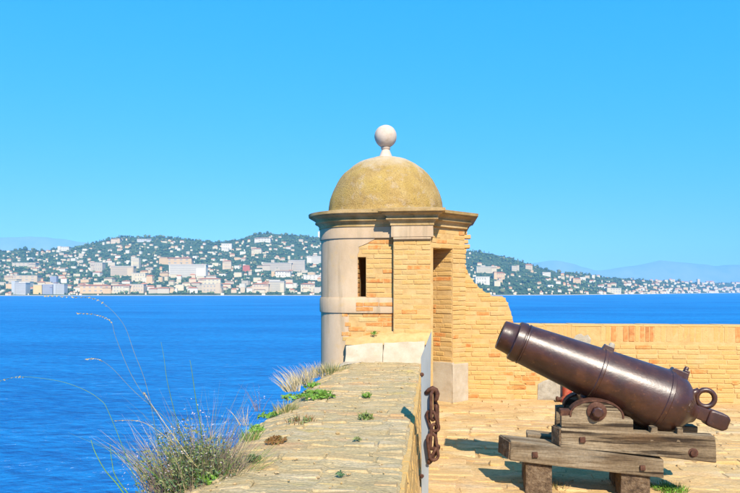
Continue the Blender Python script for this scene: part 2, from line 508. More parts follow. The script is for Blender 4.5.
houses = []
def house(x0, x1, y0, y1, wall, roof, label=None, cat='house', name='house', windows=0, rz=None):
    px = (x0 + x1) / 2
    t = solve_t(px, min(y1, land_py(px, 0.012)))
    p = land(px, t)
    D = (p.x * -ST + p.y * CT)
    w = max(6.0, (x1 - x0) * D / F); h = max(4.0, (y1 - y0) * D / F)
    dep = min(max(10.0, w * .6), 28.0)
    e = empty(name, (p.x, p.y, p.z), TH + (rz if rz is not None else random.uniform(-.3, .3)))
    if roof == 'flat': hh = h / 1.06
    else: hh = max(h * .72, h - 4)
    inst('wall', 'wall', 'wall_' + wall, e, (0, 0, 0), (w, dep, hh))
    if roof == 'flat': inst('roof', 'flatroof', 'roof_flat', e, (0, 0, 0), (w, dep, hh))
    else: inst('roof', 'hip', 'roof_' + roof, e, (0, 0, hh - hh * (h - hh) / (.36 * hh) if False else hh * (1 - (h - hh) / (.36 * hh))), (w, dep, (h - hh) / .36))
    if label and w > 30:                         # a lower or higher wing breaks up the long fronts
        k_ = random.choice([.7, .8, 1.18]); sd = random.choice([-1, 1])
        inst('wing', 'wall', 'wall_' + wall, e, (sd * w * .36, -dep * .16, 0), (w * .24, dep * .8, hh * k_))
        if roof != 'flat' or random.random() < .5: inst('wing_roof', 'hip', 'roof_tiled', e, (sd * w * .36, -dep * .16, hh * k_ - 4), (w * .24, dep * .8, 4.0))
    if windows:
        rows = max(2, int(round(hh / 4.2)))
        for r in range(rows):
            inst('window_band', 'band', 'town_window', e, (0, 0, hh * (r + .38) / rows), (w, dep, hh * .34 / rows))
    elif w > 30 and label:
        rows = 1 if hh < 7 else 2
        nw = 3 if w < 24 else 5
        for r in range(rows):
            for k in range(nw):
                inst('window', 'win', 'town_window', e, (w * (-.36 + .72 * k / (nw - 1)), -dep / 2, hh * (r + .3) / rows), (w * .075, 6, hh * .42 / rows))
    tag(e, label, cat)
    tree_avoid.append((x0, x1, y0, y1, D))
    houses.append(dict(o=e, x=(x0 + x1) / 2, y=(y0 + y1) / 2, w=x1 - x0, wall=wall, roof=roof, mark=label is not None))
    return e
LAND = [  # x0 x1 y0 y1 wall roof windows what
 (170, 207, 264.5, 277, 'white', 'flat', 1, 'long white apartment block with rows of balconies on the left hillside'),
 (160, 193, 257.5, 264.5, 'salmon', 'tiled', 0, 'long salmon block right behind the long white apartment block'),
 (263, 292, 263, 270.5, 'beige', 'flat', 1, 'long beige terrace block halfway up the hill beside the watchtower'),
 (289, 305, 260.5, 271, 'beige', 'flat', 1, 'taller beige wing at the right end of the long terrace block'),
 (14, 28, 282.5, 293.5, 'grey', 'flat', 1, 'grey waterfront apartment block at the far left of the shore'),
 (34.5, 43, 284.5, 293.5, 'yellow', 'flat', 0, 'yellow waterfront building between two grey blocks'),
 (44, 54, 284, 293.5, 'blue grey', 'flat', 1, 'dark blue grey waterfront block right of the yellow building'),
 (55, 66, 284, 293.5, 'grey', 'flat', 1, 'light grey waterfront block right of the dark blue grey one'),
 (51, 57.5, 276, 282.5, 'blue grey', 'flat', 0, 'small blue grey cube in the second row above the waterfront'),
 (6, 40, 275.5, 281, 'pink', 'flat', 0, 'long low pinkish row above the leftmost waterfront blocks'),
 (14, 37, 262.5, 266.5, 'beige', 'flat', 0, 'long beige villa on the far left wooded slope'),
 (59, 70, 246.8, 250.5, 'white', 'flat', 0, 'white villa on the low saddle of the left skyline'),
 (112, 121, 238.5, 243, 'pink', 'brown', 0, 'pink villa just under the left hilltop'),
 (138, 152, 239, 241.5, 'grey', 'flat', 0, 'long low grey building just under the left hilltop'),
 (92, 104, 262, 270.5, 'beige', 'flat', 0, 'large beige house in the middle of the left hillside'),
 (112, 135, 266, 275, 'pink', 'flat', 1, 'wide pink apartment house in the centre of the left town'),
 (132, 140, 258, 268, 'cream', 'flat', 0, 'tall cream house above the wide pink apartment house'),
 (133, 147, 273, 281, 'cream', 'flat', 0, 'cream apartment house left of the tan one'),
 (147, 153, 275, 283.5, 'salmon', 'tiled', 0, 'narrow tan apartment house below the long salmon block'),
 (82, 112, 284.5, 292.5, 'salmon', 'tiled', 0, 'long low orange waterfront building'),
 (114, 131, 284.5, 292.5, 'cream', 'tiled', 0, 'cream waterfront house with tiled roof beside trees'),
 (131.5, 145, 284, 292, 'pink', 'flat', 0, 'pink waterfront building near the middle of the left shore'),
 (199, 221, 278, 285, 'cream', 'tiled', 0, 'wide cream house with orange roof below the long white block'),
 (203, 222, 284, 292, 'pink', 'flat', 0, 'pink waterfront apartment house below the wide cream house'),
 (222, 232, 243.5, 249.5, 'white', 'flat', 0, 'white villa high on the slope between two hilltops'),
 (223, 231.5, 260, 268.5, 'pink', 'tiled', 0, 'pink villa right of the long white apartment block'),
 (307, 324, 256, 263.5, 'white', 'flat', 1, 'white apartment block on the slope touching the watchtower edge'),
 (304, 325, 275, 279.5, 'white', 'flat', 0, 'long low white building on the slope touching the watchtower edge'),
 (276, 291, 270.5, 277, 'white', 'brown', 0, 'bright white villa below the long beige terrace block'),
 (270, 285, 281, 291, 'cream', 'flat', 1, 'large cream waterfront block below the bright white villa'),
 (253, 269, 283, 291.5, 'pink', 'tiled', 0, 'pink waterfront house left of the large cream block'),
 (301, 315, 283, 291, 'cream', 'tiled', 0, 'cream waterfront house with tiled roof nearest the watchtower'),
 (243, 250, 265, 272, 'red', 'tiled', 0, 'small red house left of the long beige terrace block'),
 (252, 262, 248, 253.5, 'cream', 'tiled', 0, 'cream villa high under the right hilltop'),
 (255, 271, 237.5, 241.5, 'white', 'brown', 0, 'wide white villa just under the highest hilltop'),
 (318, 321, 231.5, 237.5, 'white', 'flat', 0, 'slim white tower on the ridge beside the watchtower cornice'),
 (476, 496, 267, 273, 'cream', 'flat', 1, 'long cream terrace on the hill right of the watchtower'),
 (475, 489, 276.5, 284, 'white', 'flat', 0, 'white block nearest the wall edge on the right hill'),
 (493, 504, 272, 279, 'salmon', 'tiled', 0, 'terracotta house on the right hill below the long cream terrace'),
 (494, 500, 281, 286, 'cream', 'flat', 0, 'small cream cube under the terracotta house'),
 (511, 518.5, 266, 271, 'beige', 'flat', 0, 'beige villa high on the right hill'),
 (525, 532, 264, 269, 'pink', 'tiled', 0, 'pink villa near the sloping skyline of the right hill'),
 (542, 550, 272, 275.5, 'white', 'flat', 0, 'low white villa on the sloping skyline of the right hill'),
 (606, 620, 288, 293, 'cream', 'flat', 0, 'long cream waterfront building on the right shore'),
 (572, 580, 278, 283, 'salmon', 'tiled', 0, 'terracotta house in the middle of the right headland'),
 (697, 699.5, 279, 285, 'pink', 'flat', 0, 'tiny pink tower block on the far right skyline'),
]
for (x0, x1, y0, y1, wl, rf, wd, lab) in LAND:
    big = (x1 - x0) > 9
    house(x0, x1, y0, y1, wl, rf, lab, 'building' if wd or big else 'house', 'apartment_block' if wd else 'house', wd, random.uniform(-.08, .08))
rh = random.Random(11)
def free(x, y, w, h):
    for q in houses:
        if abs(q['x'] - x) < (q['w'] + w) * .40 and abs(q['y'] - y) < 2.1: return False
    return True
n_left = 0; tries = 0
while n_left < 190 and tries < 6000:
    tries += 1
    x = rh.uniform(-2, 322)
    yr = interp(RIDGE_Y, x); ys = 292.5
    t = rh.random() ** 1.7
    y = ys + (yr + 4 - ys) * t
    w = rh.uniform(2.6, 8.6) * (1.1 - .5 * t); h = rh.uniform(1.8, 3.9) * (1.15 - .5 * t)
    if t < .35: w *= 1.3; h *= 1.35
    if not free(x, y - h / 2, w, h): continue
    wl = rh.choice(['white', 'white', 'white', 'cream', 'cream', 'cream', 'beige', 'pink', 'salmon', 'beige'])
    rf = rh.choice(['flat', 'flat', 'flat', 'tiled', 'tiled', 'brown'])
    house(x - w / 2, x + w / 2, y - h, y, wl, rf)
    n_left += 1
n_right = 0; tries = 0
while n_right < 64 and tries < 6000:
    tries += 1
    x = 470 + 268 * rh.random()
    yr = interp(RIDGE_Y, x); ys = HZ + F * 15 / interp(SHORE, x)
    t = rh.random() ** (1.0 if x < 600 else 1.6)
    if x < 520 and t > .72: continue
    y = ys - .7 + (yr + 1.5 - ys) * t
    w = rh.uniform(2.4, 6.0); h = rh.uniform(1.7, 3.4)
    if x > 620: w *= .9; h *= .75
    if not free(x, y - h / 2, w, h): continue
    wl = rh.choice(['white', 'white', 'cream', 'cream', 'pink', 'beige', 'salmon'])
    rf = rh.choice(['flat', 'flat', 'tiled', 'tiled', 'brown'])
    house(x - w / 2, x + w / 2, y - h, y, wl, rf)
    n_right += 1
marks = [q for q in houses if q['mark']]
used = {}
for q in houses:
    if q['mark']:
        q['o']['group'] = 'buildings of the town across the bay'
        continue
    near = min((m for m in marks if (m['x'] < 400) == (q['x'] < 400)), key=lambda m: math.hypot(m['x'] - q['x'], 1.6 * (m['y'] - q['y'])))
    dx, dy = q['x'] - near['x'], q['y'] - near['y']
    side = ('right of' if dx > 0 else 'left of') if abs(dx) > abs(dy) * 1.3 else ('below' if dy > 0 else 'above')
    size = 'tiny' if q['w'] < 4 else 'small' if q['w'] < 6.5 else 'broad'
    rt = {'flat': 'flat', 'tiled': 'red', 'brown': 'brown'}[q['roof']]
    nm = near['o']['label'].split(' on ')[0].split(' in ')[0].split(' with ')[0].split(' just ')[0].split(' right ')[0].split(' left ')[0].split(' high')[0].split(' near')[0].split(' below')[0].split(' above')[0].split(' beside')[0].split(' at ')[0].split(' under')[0].split(' between')[0]
    lab = f"{size} {q['wall']} {rt} roofed house {side} the {nm}"
    k = used.get(lab, 0); used[lab] = k + 1
    if k:
        lab = f"{size} {q['wall']} {rt} roofed house {['further', 'furthest', 'well'][min(k - 1, 2)]} {side} the {nm}"
    q['o']['label'] = lab; q['o']['category'] = 'house'; q['o']['group'] = 'buildings of the town across the bay'

def ico(sub):
    bm = bmesh.new(); bmesh.ops.create_icosphere(bm, subdivisions=sub, radius=1)
    v = [tuple(x.co) for x in bm.verts]; f = [tuple(y.index for y in x.verts) for x in bm.faces]
    bm.free(); return v, f
# the rest of the far houses, past what can be told apart
mbw, mbr = MB(), MB()
rs = random.Random(5)
far_spots = []
for k in range(1400):
    x = rs.uniform(625, 745) if k < 260 else (rs.uniform(-30, 322) if k < 960 else rs.uniform(475, 625) if k < 1040 else rs.uniform(322, 475))
    ys = HZ + F * 15 / interp(SHORE, x); yr = interp(RIDGE_Y, x)
    t = rs.random() ** (2.6 if x > 620 else 1.5) * .93
    if 470 < x < 530 and t > .7: continue
    y = ys - .4 + (yr - ys) * t
    p = land(x, solve_t(x, y)); D = -p.x * ST + p.y * CT
    w = rs.uniform(1.0, 3.6) * D / F; h = rs.uniform(.9, 2.0) * D / F; d = w * .6
    if any(x0 - .5 < x < x1 + .5 and y0 < y < y1 + 2.5 and D < Db for (x0, x1, y0, y1, Db) in tree_avoid): continue
    mbw.box(p.x - w / 2, p.x + w / 2, p.y - d / 2, p.y + d / 2, p.z - h * .6, p.z + h)
    far_spots.append((x - w * F / D / 2, x + w * F / D / 2, y - h * F / D, y, D))
    if rs.random() < .55:
        a, b, z = w * .55, d * .6, p.z + h * .98
        mbr.add([(p.x - a, p.y - b, z), (p.x + a, p.y - b, z), (p.x + a, p.y + b, z), (p.x - a, p.y + b, z), (p.x - a * .5, p.y, z + h * .32), (p.x + a * .5, p.y, z + h * .32)],
                [(0, 1, 5, 4), (1, 2, 5), (2, 3, 4, 5), (3, 0, 4)])
tree_avoid += far_spots
M['far_houses'] = mk('far_houses', [(.52, .37, .21), (.56, .46, .30), (.58, .52, .40), (.55, .43, .26)], sc=.02, bump=0, rough=1, spec=0)
o = mbw.build('distant_houses', M['far_houses'])
tag(o, 'mass of tiny pale houses filling the far hillsides and shore', 'houses', kind='stuff')
o = mbr.build('distant_roofs', M['roof_tiled'])
tag(o, 'mass of tiny tiled roofs on the far houses', 'roofs', kind='stuff')

rt_ = random.Random(3)
iv, iff = ico(1)
groups = {'a': MB(), 'b': MB(), 'c': MB()}
def blob(mbx, p, r, h):
    s = rt_.uniform(0, 50)
    vs = []
    for v in iv:
        k = 1 + .55 * noise.noise(Vector(v) * 1.9 + Vector((s, s, s)))
        vs.append((p.x + v[0] * r * k, p.y + v[1] * r * k, p.z + h * .45 + v[2] * h * .62 * k))
    mbx.add(vs, iff)
cnt = 0
while cnt < 13000:
    x = rt_.uniform(-120, 455) if rt_.random() < .68 else rt_.uniform(455, 860)
    t = rt_.random() if rt_.random() < .95 else 1.0
    if x > 620 and rt_.random() < .35: continue
    cnt += 1
    if fbm(x * .06, t * 9, 2.0) < -.22: continue
    py = land_py(x, t)
    p = land(x, max(.015, t)); D = -p.x * ST + p.y * CT
    kind = rt_.random()
    if kind < .12: r = rt_.uniform(1.8, 3.0); h = r * rt_.uniform(4, 6)
    else: r = rt_.uniform(2.6, 7.0) + (5 if kind > .95 else 0); h = r * rt_.uniform(1.0, 1.8)
    rp = r * F / D; hp = h * F / D
    bad = False
    for (x0, x1, y0, y1, Db) in tree_avoid:
        if D < Db + 25 and x + rp * .6 > x0 and x - rp * .6 < x1 and py - hp < y1 - .8 and py > y0:
            bad = True; break
    if bad and rt_.random() < .84: continue
    q = rt_.random()
    blob(groups['a' if q < .5 else 'b' if q < .85 else 'c'], p, r, h)
M['wood_dark'] = mk('far_trees_dark', [(.030, .058, .024), (.046, .086, .033), (.068, .112, .045)], sc=.02, bump=0, rough=1, spec=0)
M['wood_light'] = mk('far_trees_light', [(.06, .10, .035), (.09, .14, .05), (.12, .165, .065)], sc=.02, bump=0, rough=1, spec=0)
M['wood_dry'] = mk('far_trees_dry', [(.10, .12, .05), (.14, .15, .06), (.17, .16, .08)], sc=.02, bump=0, rough=1, spec=0)
o = groups['a'].build('hillside_woods', M['wood_dark'], smooth=True, sharp=None); tag(o, 'dark pine woods covering the far hillsides', 'woods', kind='stuff')
o = groups['b'].build('hillside_gardens', M['wood_light'], smooth=True, sharp=None); tag(o, 'lighter garden trees among the far houses', 'trees', kind='stuff')
o = groups['c'].build('hillside_scrub', M['wood_dry'], smooth=True, sharp=None); tag(o, 'olive scrub scattered over the far hillsides', 'scrub', kind='stuff')

# ------------------------------------------------------------------ bricks
def brick_mesh(L, Dp, H, bev, jit, seed, mat, rings=False):
    rn = random.Random(seed)
    bm = bmesh.new()
    bmesh.ops.create_cube(bm, size=1)
    for v in bm.verts:
        v.co = Vector((v.co.x * L, v.co.y * Dp, v.co.z * H))
        v.co += Vector((rn.uniform(-1, 1), rn.uniform(-.5, .5), rn.uniform(-1, 1))) * jit
    bmesh.ops.bevel(bm, geom=bm.edges[:], offset=bev, segments=1, affect='EDGES')
    for v in bm.verts:
        v.co += Vector((rn.uniform(-1, 1), rn.uniform(-1, 1), rn.uniform(-1, 1))) * jit * .35
    me = bpy.data.meshes.new('brick')
    bm.to_mesh(me); bm.free()
    me.materials.append(mat)
    return me
BL, BD, BH = .25, .07, .058
BL, BD, BH = .25, .07, .062
BR = [brick_mesh(BL, BD, BH, .008, .0045, i, M['brick']) for i in range(10)]
BO = [brick_mesh(BL, BD, BH, .008, .0045, 40 + i, M['brick_orange']) for i in range(5)]
SB = [brick_mesh(.062, BD, .25, .007, .004, 60 + i, M['brick']) for i in range(5)]
SO = [brick_mesh(.062, BD, .25, .006, .003, 80 + i, M['terracotta']) for i in range(4)]
def place(mesh, name, parent, loc, rz=0, scale=(1, 1, 1), rx=0, ry=0):
    o = bpy.data.objects.new(name, mesh)
    o.parent = parent
    o.location = Vector(loc) - Vector(parent.location)
    o.rotation_euler = (rx, ry, rz)
    o.scale = scale
    col.objects.link(o)
    return o
def lay(parent, origin, ang, u_range, z0, z1, orange=lambda u, z: .07, pitch=.0725, skip=None, rs=1, Lr=(.17, .29), proud=.0065, gap=.006, miss=.03):
    rn = random.Random(rs)
    ux, uy = math.cos(ang), math.sin(ang)
    nxn, nyn = uy, -ux
    z = z0; row = 0
    while z + BH * .6 < z1:
        zc = z + pitch / 2
        rng = u_range(zc)
        if rng:
            u0, u1 = rng
            u = u0
            first = True
            while u < u1 - .03:
                L = rn.uniform(*Lr)
                if first and row % 2: L *= .55
                first = False
                if u1 - (u + L) < .09: L = u1 - u
                uc = u + L / 2
                if not (skip and skip(uc, zc, L)):
                    if rn.random() < miss:
                        u += L
                        continue
                    pr = proud + rn.uniform(-.004, .004) - (.008 if rn.random() < .07 else 0) - BD / 2
                    x = origin[0] + ux * uc + nxn * pr; y = origin[1] + uy * uc + nyn * pr
                    org = rn.random() < orange(uc, zc)
                    ms = rn.choice(BO if org else BR)
                    place(ms, 'brick', parent, (x, y, zc + rn.uniform(-.002, .002)), ang + rn.uniform(-.006, .006), (max(.2, (L - gap) / BL), 1, rn.uniform(.96, 1.04)), 0, rn.uniform(-.008, .008))
                u += L
        z += pitch; row += 1

# ------------------------------------------------------------------ terrace
YF = 9.6
mb = MB()
mb.box(-1.42, 16, -9, 10.04, SEA - 1, -.30)
terr = mb.build('terrace', M['ground'])
tag(terr, 'sunlit paved terrace on top of the fort', kind='structure')
def gh(x, y):
    return .022 * fbm(x * .9, y * .9, 1.0) + .012 * fbm(x * 3, y * 3, 5.0)
mb = MB()
gx = [-.2 + .035 * i for i in range(200)] + [6.8 + .5 * i for i in range(19)]
gy = [-8.9 + .6 * i for i in range(21)] + [3.6 + .035 * i for i in range(174)]
for y in gy:
    for x in gx:
        mb.v.append((x, y, gh(x, y) - .006 + .011 * fbm(x * 3.5, y * 6, 3.0) + .005 * fbm(x * 11, y * 16, 8.0)))
n = len(gx)
for i in range(len(gy) - 1):
    for j in range(n - 1):
        mb.f.append((i * n + j, i * n + j + 1, (i + 1) * n + j + 1, (i + 1) * n + j))
mb.build('earth_bed', M['ground'], terr, smooth=True, sharp=None)
PV = [brick_mesh(.36, .15, .05, .014, .016, 100 + i, M['paver']) for i in range(10)]
rp = random.Random(21)
y = 4.35; npv = 0
allp = []
while y < 9.55:
    d = rp.uniform(.13, .19)
    x = -.05 + rp.uniform(-.2, 0)
    xmax = .56 * y + .55
    while x < xmax:
        L = rp.uniform(.22, .55)
        allp.append((x + L / 2, y + d / 2, L, d))
        x += L
    y += d
xs_rest = MB()
def vis(p):
    return p[1]
allp.sort(key=vis)
kept = 0
for (xc, yc, L, d) in allp:
    if rp.random() < .13: continue
    z = gh(xc, yc) - .0225 + rp.uniform(-.012, .002)
    if kept < 300:
        kept += 1
        place(rp.choice(PV), 'paving_stone', terr, (xc, yc, z), rp.uniform(-.05, .05), ((L - .02) / .36, (d - .018) / .15, 1), rp.uniform(-.012, .012), rp.uniform(-.012, .012))
    else:
        w, e = (L - .02) / 2, (d - .018) / 2
        b = .01
        xs_rest.hexa([(xc - w, yc - e, z - .03), (xc + w, yc - e, z - .03), (xc + w, yc + e, z - .03), (xc - w, yc + e, z - .03)],
                     [(xc - w + b, yc - e + b, z + .025), (xc + w - b, yc - e + b, z + .025), (xc + w - b, yc + e - b, z + .025), (xc - w + b, yc + e - b, z + .025)])
if xs_rest.v:
    o = xs_rest.build('far_paving', M['paver'], terr); o['kind'] = 'stuff'

# ------------------------------------------------------------------ parapet with brick top
PX1, PX0 = -.178, -1.46
PZ = .68
def ptop(x, y):
    e = (-1.02 - x) / .44
    drop = .11 * e * e if e > 0 else 0
    e2 = (x + .27) / .09
    drop += .012 * e2 * e2 if e2 > 0 else 0
    return PZ - drop + .012 * fbm(x * 2.2, y * 2.2, 2.0) + .006 * fbm(x * 7, y * 7, 4.0)
def pleft(y):
    return PX0 + .07 * fbm(y * .9, 3.0, 1.0) + .035 * fbm(y * 4, 8.0, 1.0)
par = empty('parapet_wall', (-.8, 5.6, 0))
tag(par, 'low broad brick parapet with a worn weedy top leading to the watchtower', 'wall')
mb = MB()
ny = 420; nxp = 44
ys = [-3.0 + 11.95 * i / (ny - 1) for i in range(ny)]
for y in ys:
    xl = pleft(y)
    ring = [(xl - .02 - .10 * 4, y, -4.0), (xl - .035, y, -.5), (xl - .02, y, .2), (xl - .005, y, ptop(xl, y) - .07)]
    for k in range(nxp):
        x = xl + (PX1 - xl) * k / (nxp - 1)
        ring.append((x, y, ptop(x, y) - .010 + .007 * fbm(x * 9, y * 11, 6.0) + .004 * fbm(x * 25, y * 30, 2.0)))
    er = .012 * fbm(y * 3, 1.0, 9.0)
    ring += [(PX1 + .022 + er, y, PZ - .05), (PX1 + .045 + er, y, PZ * .6), (PX1 + .075 + er, y, .25), (PX1 + .10, y, -.10)]
    mb.v += ring
nr = len(ring)
for i in range(ny - 1):
    for k in range(nr - 1):
        mb.f.append((i * nr + k, i * nr + k + 1, (i + 1) * nr + k + 1, (i + 1) * nr + k))
mb.build('core', M['mortar_top'], par, smooth=True, sharp=40)
TB = [brick_mesh(.25, .125, .06, .013, .010, 140 + i, M['brick_top']) for i in range(12)]
rn = random.Random(31)
y = 2.6; row = 0
while y < 8.55:
    d = rn.uniform(.098, .125)
    x = PX1 - .005
    first = True
    while x > pleft(y) + .03:
        L = rn.uniform(.19, .33)
        if first and row % 2: L *= .6
        first = False
        if x - L < pleft(y) + .06: L = x - pleft(y) - .005
        if L < .05: break
        xc, yc = x - L / 2, y + d / 2
        if not rn.random() < .07:
            sl_x = (ptop(xc + .05, yc) - ptop(xc - .05, yc)) / .1
            place(rn.choice(TB), 'brick', par, (xc, yc, ptop(xc, yc) - .0385 + rn.uniform(-.005, .004)), rn.uniform(-.04, .04), ((L - .006) / .25, (d - .005) / .125, 1),
                  rn.uniform(-.03, .03), -math.atan(sl_x) + rn.uniform(-.02, .02))
        x -= L
    y += d; row += 1
# brick courses on the side that faces the terrace
mb = MB()
for r in range(9):
    z0 = .02 + r * .0725
    y = 2.3 + (r % 2) * .13
    while y < 8.5:
        L = rn.uniform(.2, .29)
        def fx(z): return PX1 + .10 - .08 * (z / PZ) + .006
        a = rn.uniform(-.004, .006)
        f0, f1 = fx(z0) + a, fx(z0 + .058) + a
        mb.hexa([(f0 - .05, y, z0), (f0, y + .006, z0), (f0, y + L - .02, z0), (f0 - .05, y + L - .012, z0)],
                [(f1 - .05, y, z0 + .058), (f1, y + .006, z0 + .058), (f1, y + L - .02, z0 + .058), (f1 - .05, y + L - .012, z0 + .058)])
        y += L
o = mb.build('side_courses', M['brick'], par); o['kind'] = 'stuff'

# ------------------------------------------------------------------ watchtower
YT = 8.95
YP = 8.835
TC = Vector((-.79, 9.92, 0))
tower = empty('watchtower', (TC.x, TC.y, 0))
tag(tower, 'domed brick and plaster watchtower with narrow slit window and open doorway', 'watchtower')
xsl, xsr = onY(357.5, 0, YT).x, onY(366, 0, YT).x
xpl, xpr = onY(393.5, 0, YP).x, onY(431, 0, YP).x
def chamf(px):                                  # point on the 45 degree door wall seen at column px
    d = ray(px, HZ)                             # (xpr + s, YT + s) = k * d
    k = (YT - xpr) / (d.y - d.x)
    return Vector((d.x * k, d.y * k, 0))
DL = Vector((xpr + .03, YT + .03, 0)); DR = chamf(452.5); E = chamf(464.5)
RAD = .5
XA = onY(322, 0, 9.42).x + RAD                  # start of the round corner
XB = XA - RAD
poly = [(XA, YT), (xsl, YT), (xsr, YT), (xpl, YT), (xpl, YP), (xpr, YP), (xpr, YT), (DL.x, DL.y), (DR.x, DR.y), (E.x, E.y), (E.x, 10.6), (E.x - .3, 10.9), (XB + RAD, 10.9)]
names = ['front0', 'slit', 'front1', 'pl', 'pf', 'pr', 'ch0', 'door', 'pier', 'right', 'back0', 'back1']
NA = 10
for k in range(1, NA + 1):
    a = math.pi / 2 + math.pi / 2 * k / NA
    poly.append((XB + RAD + RAD * math.cos(a), 10.4 + RAD * math.sin(a)))
    names.append('arcb')
names.append('left')
poly.append((XB, YT + RAD))
for k in range(1, NA):
    a = math.pi + math.pi / 2 * k / NA
    poly.append((XB + RAD + RAD * math.cos(a), YT + RAD + RAD * math.sin(a)))
    names.append('arc')
names.append('arc')
NP = len(poly)
def offs(pts, o, closed=True):
    out = []
    n = len(pts)
    for i in range(n):
        p = Vector((*pts[i][:2], 0))
        a = Vector((*pts[i - 1][:2], 0)) if (closed or i > 0) else None
        b = Vector((*pts[(i + 1) % n][:2], 0)) if (closed or i < n - 1) else None
        ns = []
        if a is not None: d = (p - a).normalized(); ns.append(Vector((d.y, -d.x, 0)))
        if b is not None: d = (b - p).normalized(); ns.append(Vector((d.y, -d.x, 0)))
        if len(ns) == 2:
            m = ns[0] + ns[1]
            q = p + m * (o / max(.3, 1 + ns[0].dot(ns[1])))
        else: q = p + ns[0] * o
        out.append((q.x, q.y))
    return out
def sweep(mbx, pts, prof, closed=True):
    loops = []
    for (o, z) in prof:
        loops.append([(x, y, z) for x, y in offs(pts, o, closed)])
    n = len(pts); m = len(prof); b = len(mbx.v)
    for lp in loops: mbx.v += lp
    for i in range(n if closed else n - 1):
        j = (i + 1) % n
        for k in range(m):
            k2 = (k + 1) % m
            mbx.f.append((b + k * n + i, b + k * n + j, b + k2 * n + j, b + k2 * n + i))
    if not closed:
        mbx.f.append(tuple(b + k * n for k in range(m)))
        mbx.f.append(tuple(b + k * n + n - 1 for k in reversed(range(m))))
Z_SL0, Z_SL1 = onY(360, 302.5, YT).z, onY(360, 257, YT).z
Z_DOOR = 1.7 + (291 - 248.5) / 600 * 9.08
Z_TOP = 2.80
inner = offs(poly, -.42)
JU = Vector((-.85, .53, 0)).normalized()
inner[8] = (DR.x + JU.x * .46, DR.y + JU.y * .46)
JA = math.atan2(-JU.y, -JU.x)
mb = MB()
for i in range(NP):
    j = (i + 1) % NP
    spans = [(-1.6, Z_TOP)]
    if names[i] == 'slit': spans = [(-1.6, Z_SL0), (Z_SL1, Z_TOP)]
    if names[i] == 'door': spans = [(-1.6, -.02), (Z_DOOR, Z_TOP)]
    for z0, z1 in spans:
        mb.hexa([(*poly[i], z0), (*poly[j], z0), (*inner[j], z0), (*inner[i], z0)],
                [(*poly[i], z1), (*poly[j], z1), (*inner[j], z1), (*inner[i], z1)])
mb.build('wall_core', M['mortar'], tower)
# plaster skin on the rounded left side, with a ragged right edge
left_path = [p for p, nm in zip(poly, names)]
i_l = names.index('arcb')
arc_pts = [poly[k] for k in range(i_l, NP)] + [poly[0]]
zz = [-1.6, -.5, .3, .7, .95, 1.1, 1.25, 1.375, 1.5, 1.62, 1.8, 2.0, 2.2, 2.35, 2.50, 2.60, 2.72]
def edge_x(z):
    if z > 1.5: base = onY(358, 0, YT).x + .02
    else: base = onY(344.5, 0, YT).x
    if z > 2.38: base = onY(372, 0, YT).x
    if Z_SL0 - .05 < z < Z_SL1 + .05: base = xsl - .002
    else: base += .05 * math.sin(z * 23) + .03 * math.sin(z * 51)
    return base
mb = MB()
zz = [-1.6 + .06 * k for k in range(73)]
nc = None
for z in zz:
    pts = arc_pts[:-1] + [(XA, YT), (edge_x(z), YT)]
    o1 = offs(pts, .013, False)
    if nc is None: nc = len(o1)
    mb.v += [(x + .0, y, z) for x, y in o1]
    mb.v.append((edge_x(z) + .008, YT + .002, z))
w = nc + 1
for i in range(len(zz) - 1):
    for k in range(w - 1):
        mb.f.append((i * w + k, i * w + k + 1, (i + 1) * w + k + 1, (i + 1) * w + k))
mb.build('plaster_coat', M['plaster'], tower, smooth=True, sharp=50)
# fascia and string course (front and rounded side only), then the full cornice
fpath = arc_pts + [p for p in poly[1:7]]
mb = MB(); sweep(mb, fpath, [(-.05, 2.494), (.030, 2.494), (.034, 2.52), (.030, 2.69), (-.05, 2.69)], False)
mb.build('fascia', M['plaster'], tower, smooth=True, sharp=30)
mb = MB(); sweep(mb, [poly[4 - 0], poly[5]], [(-.02, 2.455), (.035, 2.455), (.045, 2.47), (.035, 2.485), (-.02, 2.485)], False)
mb.build('astragal', M['plaster'], tower, smooth=True, sharp=30)
bpath = arc_pts + [poly[1], (xpl - .001, YT)]
mb = MB(); sweep(mb, bpath, [(-.05, 1.372), (.030, 1.372), (.034, 1.40), (.034, 1.56), (.022, 1.60), (-.05, 1.615)], False)
mb.build('string_course', M['plaster'], tower, smooth=True, sharp=30)
lay(tower, (edge_x(1.45) + .16, YT - .034), 0, lambda z: (0, xpl - edge_x(1.45) - .17), 1.39, 1.56, lambda u, z: .45, rs=77, proud=.008)
mb = MB()
sweep(mb, poly, [(-.10, 2.655), (.02, 2.655), (.045, 2.665), (.045, 2.70), (.07, 2.735), (.105, 2.748), (.105, 2.768), (.09, 2.772), (.10, 2.80), (.135, 2.825), (.165, 2.832), (.165, 2.845), (.205, 2.852), (.21, 2.893), (-.02, 2.935), (-.10, 2.935)])
mb.build('cornice', M['cornice'], tower, smooth=True, sharp=28)
